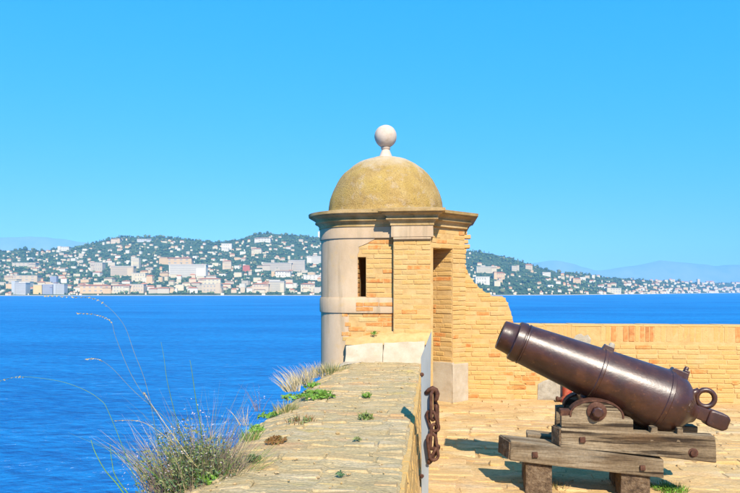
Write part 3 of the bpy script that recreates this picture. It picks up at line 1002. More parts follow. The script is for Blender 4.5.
# bricks of the front, pilaster, door wall and door jamb
def orange_front(u, z):
    return .70 if z < 1.37 else (.45 if z < 1.9 else .36)
def skip_front(u, z, L):
    x = XA + u
    if x - L / 2 < edge_x(z) - .06: return True
    if Z_SL0 - .02 < z < Z_SL1 + .02 and x + L / 2 > xsl - .004 and x - L / 2 < xsr + .004: return True
    if 1.36 < z < 1.62: return True
    return False
lay(tower, (XA, YT), 0, lambda z: ((edge_x(z) - XA) if not (Z_SL0 - .03 < z < Z_SL1 + .03) else (xsr - XA + .004), xpl - XA - .006), .80, 2.47, orange_front, skip=skip_front, rs=2)
rb = random.Random(9)
z = Z_SL0
while z < Z_SL1 - .05:                           # bricks of the slit's lit jamb
    place(rb.choice(BO if rb.random() < .5 else BR), 'brick', tower, (xsl - BD / 2 + .006, YT + .15, z + .036), math.pi / 2, (.9, 1, 1))
    z += .0725
lay(tower, (xpl, YP), 0, lambda z: (.004, xpr - xpl - .004), .85, 2.46, lambda u, z: .07, rs=3, proud=.0055)
cl = (E - Vector((xpr, YT, 0))).length; dl = (DL - Vector((xpr, YT, 0))).length; dr = (DR - Vector((xpr, YT, 0))).length
lay(tower, (xpr, YT), math.pi / 4, lambda z: (.01, cl) if z > Z_DOOR else (dr, cl + .03), .02, 2.63, lambda u, z: .08, rs=4)
js = DR + JU * .42
lay(tower, (js.x, js.y), JA, lambda z: (0, .41), .62, Z_DOOR - .01, lambda u, z: .18, rs=5, Lr=(.12, .24), proud=.005)
lay(tower, (js.x, js.y), JA, lambda z: (0, .41), .0, .07, lambda u, z: .22, rs=55, Lr=(.12, .24))
for dz, ov in ((2.33, .03), (2.40, .085), (2.475, .06), (2.55, .10), (2.62, .04)):    # broken brick ends under the cornice
    place(rb.choice(BR), 'brick', tower, (E.x + ov - .10, E.y + .10, dz), .1, (.8, 1.6, 1))
# white stone foot of the door jamb
mb = MB()
nv = Vector((.7071, -.7071, 0)); uv = Vector((.7071, .7071, 0))
def foot(a0, a1, z0, z1, th, org, du, dn):
    p = [org + du * a0 + dn * -.03, org + du * a0 + dn * th, org + du * a1 + dn * th, org + du * a1 + dn * -.03]
    m = MB()
    b = [(p[1].x, p[1].y, z0), (p[2].x, p[2].y, z0), (p[3].x, p[3].y, z0), (p[0].x, p[0].y, z0)]
    m.hexa(b, [(q[0], q[1], z1) for q in b])
    return m
o = foot(.0, .435, -.02, .60, .022, Vector((js.x, js.y, 0)), -JU, Vector((-JU.y, JU.x, 0))).build('jamb_stone', M['stone_white'], tower, bevel=.01); noisy(o, .01, 6, 2, 3)
o = foot(-.02, cl - dr + .06, -.02, .58, .03, DR, uv, nv).build('jamb_stone', M['stone_white'], tower, bevel=.012); noisy(o, .012, 6, 7, 3)
# floor and roof slab
mb = MB(); 
mb.add([(x, y, -.01) for x, y in inner], [tuple(range(NP))]); mb.build('floor', M['mortar'], tower)
mb = MB(); po = offs(poly, -.03)
mb.add([(x, y, 2.70) for x, y in po] + [(x, y, 2.93) for x, y in po], [tuple(reversed(range(NP))), tuple(range(NP, 2 * NP))] + [(i, (i + 1) % NP, NP + (i + 1) % NP, NP + i) for i in range(NP)])
mb.build('roof_slab', M['cornice'], tower)
# stone corbel under the tower, over the sea
mb = MB()
for k, (o_, z) in enumerate([(0, -1.6), (-.12, -2.1), (-.3, -2.6), (-.44, -3.1)]):
    mb.v += [(x, y, z) for x, y in offs(poly, o_ * .9)]
for i in range(3):
    for k in range(NP):
        k2 = (k + 1) % NP
        mb.f.append((i * NP + k, (i + 1) * NP + k, (i + 1) * NP + k2, i * NP + k2))
mb.build('corbel', M['plaster'], tower)
# dome and finial
DRAD = .945
prof = [(0, DRAD + .035), (.03, DRAD + .03), (.05, DRAD)]
for k in range(1, 25):
    a = math.pi / 2 * k / 25
    prof.append((.06 + .955 * math.sin(a), DRAD * math.cos(a) ** .97))
prof.append((1.016, .03))
mb = MB(); mb.lathe(prof, (TC.x, TC.y, 2.90), seg=72)
nt_ = M['dome'].node_tree                         # bare pale render shows through the lichen around the crown
gN = nt_.nodes.new('ShaderNodeNewGeometry'); sN = nt_.nodes.new('ShaderNodeSeparateXYZ'); nt_.links.new(gN.outputs['Position'], sN.inputs[0])
nN = nt_.nodes.new('ShaderNodeTexNoise'); nN.inputs['Scale'].default_value = 5; nN.inputs['Detail'].default_value = 8
aN = nt_.nodes.new('ShaderNodeMath'); aN.operation = 'MULTIPLY_ADD'; aN.inputs[1].default_value = .55
nt_.links.new(gN.outputs['Position'], nN.inputs['Vector']); nt_.links.new(nN.outputs['Fac'], aN.inputs[0]); nt_.links.new(sN.outputs['Z'], aN.inputs[2])
rN = nt_.nodes.new('ShaderNodeMapRange'); rN.inputs['From Min'].default_value = 3.86; rN.inputs['From Max'].default_value = 4.16; rN.inputs['To Max'].default_value = .85
nt_.links.new(aN.outputs[0], rN.inputs['Value'])
pN = nt_.nodes['Principled BSDF']; old = pN.inputs['Base Color'].links[0].from_socket
mN = nt_.nodes.new('ShaderNodeMix'); mN.data_type = 'RGBA'; mN.inputs['B'].default_value = (.52, .42, .30, 1)
nt_.links.new(rN.outputs[0], mN.inputs['Factor']); nt_.links.new(old, mN.inputs['A']); nt_.links.new(mN.outputs['Result'], pN.inputs['Base Color'])
dome = mb.build('dome', M['dome'], tower, smooth=True, sharp=60)
bm = bmesh.new(); bm.from_mesh(dome.data)
for v in bm.verts:
    v.co += (v.co - Vector((TC.x, TC.y, 2.9))).normalized() * (.010 * fbm(v.co.x * 3, v.co.y * 3, v.co.z * 3) + .005 * fbm(v.co.x * 11, v.co.y * 11, v.co.z * 11))
bm.to_mesh(dome.data); bm.free()
zb = 3.885
mb = MB(); mb.lathe([(-.06, .20), (.0, .165), (.015, .13), (.05, .105), (.10, .085), (.15, .062), (.165, .075), (.185, .08), (.20, .07)], (TC.x, TC.y, zb), seg=28)
mb.build('finial_neck', M['ball'], tower, smooth=True, sharp=40)
bp = []
for k in range(21):
    a = -math.pi / 2 + math.pi * k / 20
    bp.append((.19 * math.sin(a), max(.002, .185 * math.cos(a))))
mb = MB(); mb.lathe(bp, (TC.x, TC.y, zb + .375), seg=36)
o = mb.build('finial_ball', M['ball'], tower, smooth=True, sharp=None); noisy(o, .006, 5, 3)

# stone slabs and mortar bank where the parapet meets the tower
bank = empty('stone_step', (-.75, 8.7, PZ))
tag(bank, 'white stone slabs with mortar bank at the foot of the watchtower', 'stone step')
def slab(px0, px1, pyt0, pyt1, seed):
    a, b = onY(px0, 0, 8.62).x, onY(px1, 0, 8.62).x
    zt0, zt1 = onY(px0, pyt0, 8.74).z, onY(px1, pyt1, 8.74).z
    m = MB()
    m.hexa([(a, 8.60, PZ - .08), (b, 8.60, PZ - .08), (b, 8.88, PZ - .08), (a, 8.88, PZ - .08)],
           [(a, 8.74, zt0), (b, 8.73, zt1), (b, 8.90, zt1 + .03), (a, 8.90, zt0 + .03)])
    o = m.build('stone_slab', M['stone_white'], bank, bevel=.012)
    noisy(o, .014, 7, seed, 4)
slab(344.5, 382.2, 346, 342.5, 1)
slab(382.6, 424.5, 343, 341.5, 5)
mb = MB()
nb = 24
for i in range(nb):
    f = i / (nb - 1)
    x = onY(346, 0, 8.8).x + (xpr + .02 - onY(346, 0, 8.8).x) * f
    zt = .99 + .15 * min(1, f * 1.5) + .02 * fbm(x * 5, 1.0)
    zf = .955 + .012 * fbm(x * 6, 2.0) + .015 * f
    yb = YT if x < xpl else YP
    for (y, z) in [(8.745, zf - .05), (8.75, zf + .012), (8.78, zf + (zt - zf) * .35 + .01 * fbm(x * 7, 3.0)), (8.84, zf + (zt - zf) * .75), (yb + .02, zt), (yb + .02, .6)]:
        mb.v.append((x, y, z))
for i in range(nb - 1):
    for k in range(5):
        mb.f.append((i * 6 + k, (i + 1) * 6 + k, (i + 1) * 6 + k + 1, i * 6 + k + 1))
mb.build('mortar_bank', M['mortar'], bank, smooth=True, sharp=50)
mb = MB()
for k in range(9):
    a = 2 * math.pi * k / 9
    mb.v.append((-1.28 + .26 * math.cos(a) * (1 + .2 * math.sin(k * 2.3)), 8.52 + .12 * math.sin(a), ptop(-1.28 + .26 * math.cos(a), 8.52) + .004))
mb.v.append((-1.28, 8.54, ptop(-1.28, 8.52) + .04))
for k in range(9): mb.f.append((k, (k + 1) % 9, 9))
mb.build('mortar_patch', M['stone_white'], bank, smooth=True, sharp=None)

# ------------------------------------------------------------------ wing wall with the swept edge
wing = empty('wing_wall', (1.2, YF, 0))
tag(wing, 'tall yellow brick wing wall sweeping down in a curve from the watchtower', 'wall')
prof = [(462.5, 225), (463, 245), (463.2, 258), (465.5, 267), (469, 275), (474, 282.5), (480, 288.5), (487, 293.5), (492.5, 296), (502.5, 296.2), (505.5, 299.5), (508, 304), (510.5, 311), (512.5, 319), (514, 327)]
pp = [onY(a, b, YF) for a, b in prof]
FZ = onY(600, 325.0, YF).z
def seam(z): return .17 if int(z / .0725) % 2 else -.12
xw0 = E.x - .04
XW1 = pp[-1].x
mb = MB()
outl = [(xw0, -.1)] + [(XW1, -.1)] + [(p.x, p.z) for p in reversed(pp)] + [(xw0, pp[0].z)]
k = len(outl)
fr = [(x, YF, z) for x, z in outl]; bk = [(x, YF + .44, z) for x, z in outl]
mb.add(fr + bk, [tuple(range(k)), tuple(reversed(range(k, 2 * k)))] + [((i + 1) % k, i, k + i, k + (i + 1) % k) for i in range(k)])
mb.build('wall_core', M['mortar'], wing)
def wing_x(z):
    if z <= pp[-1].z: return XW1
    for a, b in zip(pp, pp[1:]):
        if b.z <= z <= a.z:
            return a.x + (b.x - a.x) * (a.z - z) / max(1e-6, a.z - b.z)
    return pp[0].x
def hole(u, z):
    x = xw0 + u
    return False
lay(wing, (xw0, YF), 0, lambda z: (0, wing_x(z) - xw0 + .004 + (seam(z) if z < FZ - .27 else 0)) if wing_x(z) - xw0 > .06 else None, .005, pp[0].z, lambda u, z: .04, rs=6)

# ------------------------------------------------------------------ far parapet
far = empty('far_parapet', (2.6, YF, 0))
tag(far, 'long low yellow brick parapet behind the cannon with two orange brick patches', 'wall')
FZ = onY(600, 325.0, YF).z
XF0, XF1 = XW1 + .004, 9.5
mb = MB(); mb.box(XF0, XF1, YF + .004, YF + .44, -.1, FZ - .012); mb.build('wall_core', M['mortar'], far)
xg0, xg1 = onY(537, 0, YF).x, onY(580, 0, YF).x
zg = onY(560, 375, YF).z
xh0, xh1, zh0, zh1 = onY(514, 0, YF).x, onY(531, 0, YF).x, onY(520, 391, YF).z, onY(520, 372, YF).z
def skip_far(u, z, L):
    x = XF0 + u
    if z < zg + .02 * math.sin(x * 30) and xg0 < x < xg1: return True
    return False
def orange_far(u, z):
    x = XF0 + u
    if xh0 - .05 < x < xh1 + .1 and zh0 < z < zh1: return .8
    if onY(612, 0, YF).x < x < onY(660, 0, YF).x and z > FZ - .36: return .3
    return .03
XB_END = onY(790, 0, YF).x
lay(far, (XF0, YF + .004), 0, lambda z: (seam(z) + .004, XB_END - XF0), .005, FZ - .265, orange_far, skip=skip_far, rs=8, Lr=(.2, .33))
rn = random.Random(15)
x = XF0 + .005
xo = [(onY(610.5, 0, YF).x, onY(615, 0, YF).x), (onY(621, 0, YF).x, onY(634, 0, YF).x), (onY(639, 0, YF).x, onY(652, 0, YF).x), (onY(736, 0, YF).x, onY(742, 0, YF).x)]
while x < XB_END:                                # standing bricks along the top
    w_ = .062 * rn.uniform(.9, 1.6)
    org = any(a - .02 < x < b for a, b in xo)
    place(rn.choice(SO if org else SB), 'standing_brick', far, (x + w_ / 2, YF + .004 - (.006 if org else .001) + BD / 2 + rn.uniform(-.003, .003), FZ - .128), rn.uniform(-.01, .01), ((w_ - .008) / .062, 1, 1), 0, rn.uniform(-.01, .01))
    x += w_
# coping stones
x = XF0
CP = [brick_mesh(.5, .45, .03, .008, .004, 170 + i, M['brick']) for i in range(5)]
while x < 9.3:
    L = rn.uniform(.35, .6)
    place(rn.choice(CP), 'coping_brick', far, (x + L / 2, YF + .222, FZ - .012), 0, ((L - .008) / .5, 1, 1))
    x += L
def patch(name, pts, mat, parent, Y, th=.012, seed=1.0):
    m = MB(); k = len(pts)
    P = [onY(a, b, Y) for a, b in pts]
    c = sum(P, Vector()) / k
    m.add([(p.x, Y - th * .2, p.z) for p in P] + [(c.x + (p.x - c.x) * .86, Y - th, c.z + (p.z - c.z) * .86) for p in P],
          [tuple(range(k, 2 * k))[::1]] + [(i, (i + 1) % k, k + (i + 1) % k, k + i) for i in range(k)])
    return m.build(name, mat, parent)
patch('cement_patch', [(572, 341), (576, 335), (581, 333.5), (584, 336), (588, 334.5), (591, 339), (590, 346), (580, 347)], M['cement'], far, YF - .008)
patch('cement_patch', [(537.5, 400.5), (538, 384), (543, 381), (552, 378), (566, 373), (582, 377), (584, 386), (583, 400.5)], M['cement'], far, YF - .006)
# broken hole in the bricks
for (a, b, c, d) in [(515, 375, 521, 377), (519, 381, 526, 383), (517, 386, 524, 388), (706, 388, 712, 391), (717, 388, 722, 390), (732, 381, 738, 384)]:
    p0, p1 = onY(a, d, YF), onY(c, b, YF)
    m = MB(); m.box(p0.x, p1.x, YF - .009, YF + .05, p0.z, p1.z); o = m.build('broken_brick', M['leaf_brown'] if False else M['brick_orange'], far); noisy(o, .012, 14, a, 1)

# rusty red stub by the parapet
stub = empty('iron_stub', (0, 0, 0))
sp = onZ(567, 401, 0.0)
stub.location = (sp.x, sp.y - .02, gh(sp.x, sp.y) - .01)
tag(stub, 'short rusty red iron pipe standing against the far parapet', 'pipe')
mb = MB(); mb.lathe([(0, .072), (.5, .070), (.52, .060), (.52, .045)], (0, 0, 0), seg=20); mb.build('pipe', M['rust_red'], stub, smooth=True, local=True)
mb = MB(); mb.lathe([(0, .11), (.05, .11), (.07, .085), (.09, .075)], (0, 0, 0), seg=20); mb.build('flange', M['rust_red'], stub, smooth=True, local=True)
mb = MB(); mb.lathe([(0, .028), (.08, .028), (.085, .04), (.11, .04)], (-.06, -.02, .05), Vector((-1, -.1, 0)), seg=10); mb.build('bolt', M['rust'], stub, smooth=True, local=True)

# ------------------------------------------------------------------ steel post and chain
PD = 4.5
q0 = at(421.3, 500, PD); q1 = at(429.3, 500, PD)
post = empty('steel_post', (q0.x, q0.y, 0))
tag(post, 'galvanised steel post with slanted tip standing beside the parapet', 'post')
za, zb2 = at(421, 357.5, PD).z, at(432, 330.5, PD).z
lt, rt2 = at(421.0, 357.5, PD), at(431.4, 331, PD)
b0, b1 = at(421.6, 517, PD), at(427.6, 517, PD)
cw = Vector((CT, ST, 0)); cd = Vector((-ST, CT, 0))
def plate(m, a0, a1, t0, t1, th):
    m.hexa([a0, a1, a1 + cd * th, a0 + cd * th], [t0, t1, t1 + cd * th, t0 + cd * th])
mb = MB()
plate(mb, Vector((b0.x, b0.y, -.02)), Vector((b1.x, b1.y, -.02)), Vector((lt.x, lt.y, lt.z)), Vector((rt2.x, rt2.y, rt2.z)), .008)
mb.build('front_flange', M['zinc'], post, bevel=.0015)
mb = MB()
s0 = Vector((b1.x, b1.y, -.02)) - cw * .004; s1 = Vector((rt2.x, rt2.y, rt2.z - .012)) - cw * .004
mb.hexa([s0 + cd * .008, s0 + cw * .006 + cd * .008, s0 + cw * .012 + cd * .08, s0 + cw * .006 + cd * .08],
        [s1 + cd * .008, s1 + cw * .006 + cd * .008, s1 + cw * .012 + cd * .08 - Vector((0, 0, .03)), s1 + cw * .006 + cd * .08 - Vector((0, 0, .03))])
mb.build('side_flange', M['zinc'], post)
for py in (374.5, 476):
    p = at(422.0, py, PD)
    mb = MB(); mb.lathe([(-.012, .016), (.0, .016), (.002, .010), (.012, .010)], p, -cd, seg=8)
    mb.build('bolt', M['rust'], post)
chain = empty('hanging_chain', at(433, 388, PD - .01))
tag(chain, 'heavy rusty iron chain hanging down the steel post', 'chain')
def link(p0, p1, wid, rad, face):               # stadium between two pixel ends, wid = half width
    a, b = Vector(p0), Vector(p1)
    t = (b - a).normalized(); s = face - t * face.dot(t); s.normalize()
    L = (b - a).length
    pts = []
    for k in range(9):
        an = math.pi * k / 8
        pts.append(a + t * wid + s * (wid * math.cos(an)) - t * (wid * math.sin(an)))
    for k in range(9):
        an = math.pi * k / 8
        pts.append(b - t * wid - s * (wid * math.cos(an)) + t * (wid * math.sin(an)))
    m = MB(); m.tube(pts, rad, 8, closed=True)
    return m.build('link', M['rust'], chain, smooth=True, sharp=None)
PXM = PD / F
def cp(px, py, off=0): return at(px, py, PD - .03 + off)
mb = MB()                                       # hook that holds the chain on the post
hk = [cp(426, 393, .03), cp(429, 390), cp(432.5, 388), cp(436, 390), cp(437.5, 394), cp(436.5, 399), cp(434.5, 401)]
mb.tube(hk, [.016, .017, .018, .018, .018, .016, .013], 10); mb.build('hook', M['rust'], chain, smooth=True, sharp=None)
link(cp(433.0, 391), cp(433.0, 420), .031, .0125, (cw * .55 + cd * .85))
link(cp(429.5, 411), cp(436, 431), .031, .0125, (cw * .95 - cd * .3))
link(cp(437.0, 404.5, .02), cp(437.5, 428, .02), .022, .011, (cw * .3 + cd * .9))
link(cp(434, 424), cp(432.5, 449), .030, .0125, (cw * .65 + cd * .75))
link(cp(431, 434, -.02), cp(434.5, 460, -.02), .034, .0125, (cw * .95 + cd * .3))
link(cp(438.5, 446, .01), cp(429, 463, .01), .026, .0125, (cw * .5 + cd * .8))
mb = MB(); mb.tube([cp(435.5, 399), cp(438.5, 406)], [.006, .004], 6); mb.build('cotter_pin', M['rust'], chain, smooth=True)

# ------------------------------------------------------------------ cannon on its timber carriage
AL = R(-11.0) + TH
oc = at(600, HZ, 5.17)
O = Vector((oc.x, oc.y, 0))
cannon = empty('cannon', (O.x, O.y, 0), AL)
tag(cannon, 'brown iron cannon with ringed breech tilted up on a grey timber carriage', 'cannon')
ex = Vector((math.cos(AL), math.sin(AL), 0)); ey = Vector((-math.sin(AL), math.cos(AL), 0))
def cl_(px, py, yl=0.0):
    d = ray(px, py); C = Vector((0, 0, EYE))
    t = (O + ey * yl - C).dot(ey) / d.dot(ey)
    P = C + d * t - O
    return Vector((P.dot(ex), yl, P.z))
def ppm(px, yl=0.0):
    a, b = cl_(px, 400, yl), cl_(px, 410, yl)
    return (a - b).length / 10
A = cl_(500.0, 334.3); B = cl_(687.7, 411.3)
ax = (B - A).normalized(); LB = (B - A).length
up = Vector((-ax.z, 0, ax.x)) if ax.x > 0 else Vector((ax.z, 0, -ax.x))
SP = 203.0
def bs(spx): return LB * spx / SP
def br(spx, rpx): return rpx * (ppm(500) + (ppm(690) - ppm(500)) * spx / SP)
pr = [(0, 9.2), (0, 13.4), (.8, 14.6), (3, 15.0), (8, 15.3), (14.5, 16.2), (15.2, 16.6), (15.8, 19.2), (16.6, 19.9), (22.5, 20.5), (24.2, 20.3), (24.6, 19.6), (25.6, 19.6), (26.2, 20.7), (27.6, 20.7), (28.4, 20.1),
      (60, 22.8), (104.5, 26.5), (105.2, 27.3), (107.8, 27.5), (108.6, 26.9), (140, 29.4), (171, 31.9), (171.6, 32.6), (175.0, 32.8), (175.8, 32.0), (181, 31.9), (187, 30.4), (192, 27.8), (197, 23.6), (201, 18.2), (204, 13.8), (206.5, 11), (210, 9.0)]
mb = MB(); mb.lathe([(bs(s), br(s, r)) for s, r in pr], A, ax, seg=80, cap0=False)
barrel = mb.build('barrel', M['iron'], cannon, smooth=True, sharp=32, local=True)
mb = MB(); mb.lathe([(bs(.05), br(0, 9.3)), (bs(50), br(0, 9.3))], A, ax, seg=32, cap0=False); mb.build('bore', M['bore'], barrel, smooth=True, local=True)
def obox(m, c, dx, dz, lx, ly, lz, taper=1.0):
    dy = Vector((0, 1, 0))
    q = []
    for sz, tp in ((-1, 1), (1, taper)):
        for sx, sy in ((-1, -1), (1, -1), (1, 1), (-1, 1)):
            q.append(c + dx * (sx * lx / 2 * tp) + dy * (sy * ly / 2 * tp) + dz * (sz * lz / 2))
    m.hexa(q[:4], q[4:])
def on_axis(spx, rpx): return A + ax * bs(spx) + up * br(spx, rpx)
mb = MB(); obox(mb, on_axis(108, 28.2), ax, up, .10, .07, .05, .8); sg = mb.build('sight_block', M['iron'], barrel, bevel=.006, local=True)
mb = MB(); mb.lathe([(0, .026), (.03, .026), (.045, .016)], on_axis(110, 29.5), up, seg=10); mb.build('sight_bead', M['cement'], barrel, smooth=True, local=True)
mb = MB(); obox(mb, on_axis(180.5, 31.8), ax, up, .15, .09, .06, .85); mb.build('vent_block', M['iron'], barrel, bevel=.006, local=True)
mb = MB(); obox(mb, on_axis(186.5, 33.2), ax, up, .05, .075, .075, .8); mb.build('vent_lug', M['iron'], barrel, bevel=.006, local=True)
mb = MB(); mb.lathe([(0, .020), (.03, .018), (.04, .010)], on_axis(185.5, 36.2), up, seg=10); mb.build('vent_pin', M['iron'], barrel, smooth=True, local=True)
# breech ring and button
u_ = ppm(705)
rc = cl_(705.6, 398.2)
mb = MB(); mb.tube([rc + Vector((math.cos(a) * 8.3 * u_, 0, math.sin(a) * 8.3 * u_)) for a in [2 * math.pi * k / 36 for k in range(36)]], 2.5 * u_, 12, True)
mb.build('breech_ring', M['iron'], barrel, smooth=True, sharp=None, local=True)
mb = MB(); mb.tube([cl_(689, 398), cl_(694, 392.5), cl_(699, 390)], [4.5 * u_, 3.6 * u_, 2.6 * u_], 12); mb.build('ring_lug', M['iron'], barrel, smooth=True, sharp=None, local=True)
bd = (cl_(729, 424.5) - cl_(692, 411)).normalized(); bu = Vector((-bd.z, 0, bd.x))
mb = MB(); obox(mb, cl_(702, 413.5), bd, bu, 26 * u_, 12 * u_, 13 * u_); mb.build('button_shank', M['iron'], barrel, bevel=.016, seg=3, smooth=True, local=True)
mb = MB()
c0 = cl_(715.5, 419.4)
oct_ = [(-10, -7.4), (-6, -8.4), (7, -8.4), (10.8, -5.2), (10.8, 5.2), (7, 8.4), (-6, 8.4), (-10, 7.4)]
hh = 8.0 * u_
lo_ = [c0 + bd * (a * u_) + bu * (b * u_) + Vector((0, -hh, 0)) for a, b in oct_]
hi_ = [c0 + bd * (a * u_) + bu * (b * u_) + Vector((0, hh, 0)) for a, b in oct_]
mb.add(lo_ + hi_, [tuple(range(8)), tuple(reversed(range(8, 16)))] + [((i + 1) % 8, i, 8 + i, 8 + (i + 1) % 8) for i in range(8)])
mb.build('button', M['iron'], barrel, bevel=.022, seg=4, smooth=True, sharp=50, local=True)
# stamped marks on the breech
def stroke(pts, rad=.0035):
    P = []
    for (s, ang) in pts:
        c = A + ax * bs(s)
        rr = None
        for (s0, r0), (s1, r1) in zip(pr, pr[1:]):
            if s0 <= s <= s1 and s1 > s0: rr = br(s, r0 + (r1 - r0) * (s - s0) / (s1 - s0))
        P.append(c + up * (rr * math.cos(ang)) + Vector((0, -1, 0)) * (rr * math.sin(ang)))
    m = MB(); m.tube(P, rad, 6); m.build('stamped_mark', M['iron'], barrel, smooth=True, local=True)
stroke([(195.5, .95), (198.5, .98)]); stroke([(197, 1.10), (193, 1.10)]); stroke([(197.2, 1.22), (197.6, 1.32), (195, 1.38), (192.8, 1.32), (193, 1.22)]); stroke([(196, 1.5), (193, 1.55)])
# trunnion lug below the barrel
YC = -.25
tb = cl_(596.5, 411.0, YC)
lug_t = cl_(600, 398, 0)
mb = MB(); obox(mb, Vector((tb.x, 0, tb.z + .07)), Vector((1, 0, 0)), Vector((0, 0, 1)), .22, .20, .24, .95); mb.build('trunnion_lug', M['iron'], barrel, bevel=.02, local=True)

def beam(name, px, y0, y1, endcut=0.0, mat='wood', bevel=.012, seed=1.0, cuts=2, parent=None, amp=.011):
    # px: front face corners TL, TR, BR, BL in photo pixels on the plane local y = y0
    P = [cl_(a, b, y0) for a, b in px]
    q = [Vector((p.x, y1, p.z)) for p in P]
    m = MB()
    bot = [P[3], P[2], q[2], q[3]]; top = [P[0], P[1], q[1], q[0]]
    if endcut:                                   # oblique cut of the left end
        top[3] = top[3] - Vector((endcut, 0, 0)); bot[3] = bot[3] - Vector((endcut, 0, 0))
    m.hexa(bot, top)
    o = m.build(name, M[mat], parent or cannon, bevel=bevel, local=True)
    noisy(o, amp, 4.0, seed, cuts)
    return o
Y0 = -.27
lower = [(511, 441), (664.5, 460.5), (664.5, 479), (510, 461)]
f1 = beam('lower_beam', lower, Y0, Y0 + .25, .09, seed=2)
# end grain faces on the left ends
def endgrain(px, y0, y1, parent, depth=.055):
    P = [cl_(a, b, y0) for a, b in px]
    m = MB()
    m.hexa([P[3], P[2], Vector((P[2].x, y1, P[2].z)), Vector((P[3].x + .02, y1, P[3].z))], [P[0], P[1], Vector((P[1].x, y1, P[1].z)), Vector((P[0].x + .02, y1, P[0].z))])
    o = m.build('end_grain', M['wood_end'], parent, bevel=.012, local=True); noisy(o, .010, 9, 4, 2)
def chamfer_end(px, y0, y1, parent, cut=.09):
    t, b = [cl_(a, c, y0) for a, c in px]        # top and bottom of the front face's left edge
    th = Vector((-.010, -.003, 0))
    t2, b2 = Vector((t.x - cut, y1, t.z)), Vector((b.x - cut, y1, b.z))
    e1 = Vector((0, 0, .012)); f_ = Vector((-cut, y1 - y0, 0)) * .05
    m = MB()
    m.hexa([b + th + e1 + f_, b - th + e1 + f_, b2 - th + e1 - f_, b2 + th + e1 - f_], [t + th - e1 + f_, t - th - e1 + f_, t2 - th - e1 - f_, t2 + th - e1 - f_])
    o = m.build('end_grain', M['wood_end'], parent, local=True); noisy(o, .006, 14, 4, 3)
chamfer_end([(511, 441), (510, 461)], Y0, Y0 + .25, f1)
f2 = beam('lower_beam', lower, .09, .27, seed=9); 
f2.location = (0, 0, 0)
def shift_beam(name, px, y0, y1, **kw):          # same x / z outline as the front one
    P = [cl_(a, b, Y0) for a, b in px]
    m = MB()
    m.hexa([Vector((P[3].x, y0, P[3].z)), Vector((P[2].x, y0, P[2].z)), Vector((P[2].x, y1, P[2].z)), Vector((P[3].x, y1, P[3].z))],
           [Vector((P[0].x, y0, P[0].z)), Vector((P[1].x, y0, P[1].z)), Vector((P[1].x, y1, P[1].z)), Vector((P[0].x, y1, P[0].z))])
    o = m.build(name, M['wood'], cannon, bevel=.014, local=True); noisy(o, .011, 4, kw.get('seed', 3), 2)
    return o
bpy.data.objects.remove(f2)
f2 = shift_beam('lower_beam', [(530, 443.5), (664.5, 460.5), (664.5, 479), (530, 463)], .08, .27, seed=9)
upper = [(561, 427.5), (716, 437), (716.5, 463), (561, 447)]
u1 = beam('upper_beam', upper, Y0 + .012, Y0 + .13, .06, seed=12)
chamfer_end([(561, 427.5), (561, 447)], Y0 + .012, Y0 + .13, u1, .06)
u2 = shift_beam('upper_beam', upper, .13, .26, seed=15)
mid = [(563, 436), (700, 446), (700, 461), (563, 447)]
bedb = shift_beam('bed_plank', mid, -.135, .125, seed=18)
# cheeks with rounded tops, front and rear, iron straps over them
def cheek(y0, y1, seed):
    base = [(561.5, 415.5), (572, 416.5)]
    pts = [cl_(561.5, 427.3, YC), cl_(633, 433.2, YC), cl_(633, 420, YC)]
    c = tb; r = 24.0 * ppm(597, YC)
    for k in range(13):
        a = R(-4) + R(188) * k / 12
        pts.append(Vector((c.x + r * math.cos(a), 0, c.z - .035 + .112 * math.sin(a))))
    pts += [cl_(561.5, 415.8, YC)]
    n = len(pts)
    m = MB()
    m.add([(p.x, y0, p.z) for p in pts] + [(p.x, y1, p.z) for p in pts], [tuple(range(n)), tuple(reversed(range(n, 2 * n)))] + [((i + 1) % n, i, n + i, n + (i + 1) % n) for i in range(n)])
    o = m.build('cheek', M['wood'], cannon, local=True)
    bm = bmesh.new(); bm.from_mesh(o.data); bmesh.ops.triangulate(bm, faces=[f for f in bm.faces if len(f.verts) > 4]); bm.to_mesh(o.data); bm.free()
    # strap
    m = MB(); ra, rb_ = r + .004, r + .016
    prev = None
    arc = []
    for k in range(15):
        a = R(-8) + R(196) * k / 14
        arc.append((math.cos(a), math.sin(a)))
    for (ca, sa) in arc:
        for (yy, rr) in ((y0 - .006, 0.003), (y0 - .006, .016), (y1 + .004, .016), (y1 + .004, .003)):
            m.v.append((c.x + (r + rr) * ca, yy, c.z - .035 + (.112 + rr) * sa))
    for i in range(14):
        for k in range(4):
            k2 = (k + 1) % 4
            m.f.append((i * 4 + k, i * 4 + k2, (i + 1) * 4 + k2, (i + 1) * 4 + k))
    m.f.append((0, 1, 2, 3)); m.f.append((59, 58, 57, 56))
    m.build('iron_strap', M['rust'], o, local=True)
    return o
ck = cheek(YC - .005, YC + .11, 3)
ck2 = cheek(.13, .24, 6)
mb = MB(); mb.lathe([(0, .078), (.014, .078), (.02, .066)], Vector((tb.x, YC - .004, tb.z)), Vector((0, -1, 0)), seg=24); mb.build('washer', M['rust'], ck, smooth=True, local=True)
mb = MB(); mb.lathe([(.0, .044), (.055, .044), (.062, .034)], Vector((tb.x, YC - .018, tb.z)), Vector((0, -1, 0)), seg=8); mb.build('trunnion_bolt', M['iron'], ck, local=True)
mb = MB(); mb.lathe([(0, .03), (.46, .03)], Vector((tb.x, YC + .01, tb.z)), Vector((0, 1, 0)), seg=12); mb.build('trunnion_rod', M['iron'], ck, local=True)
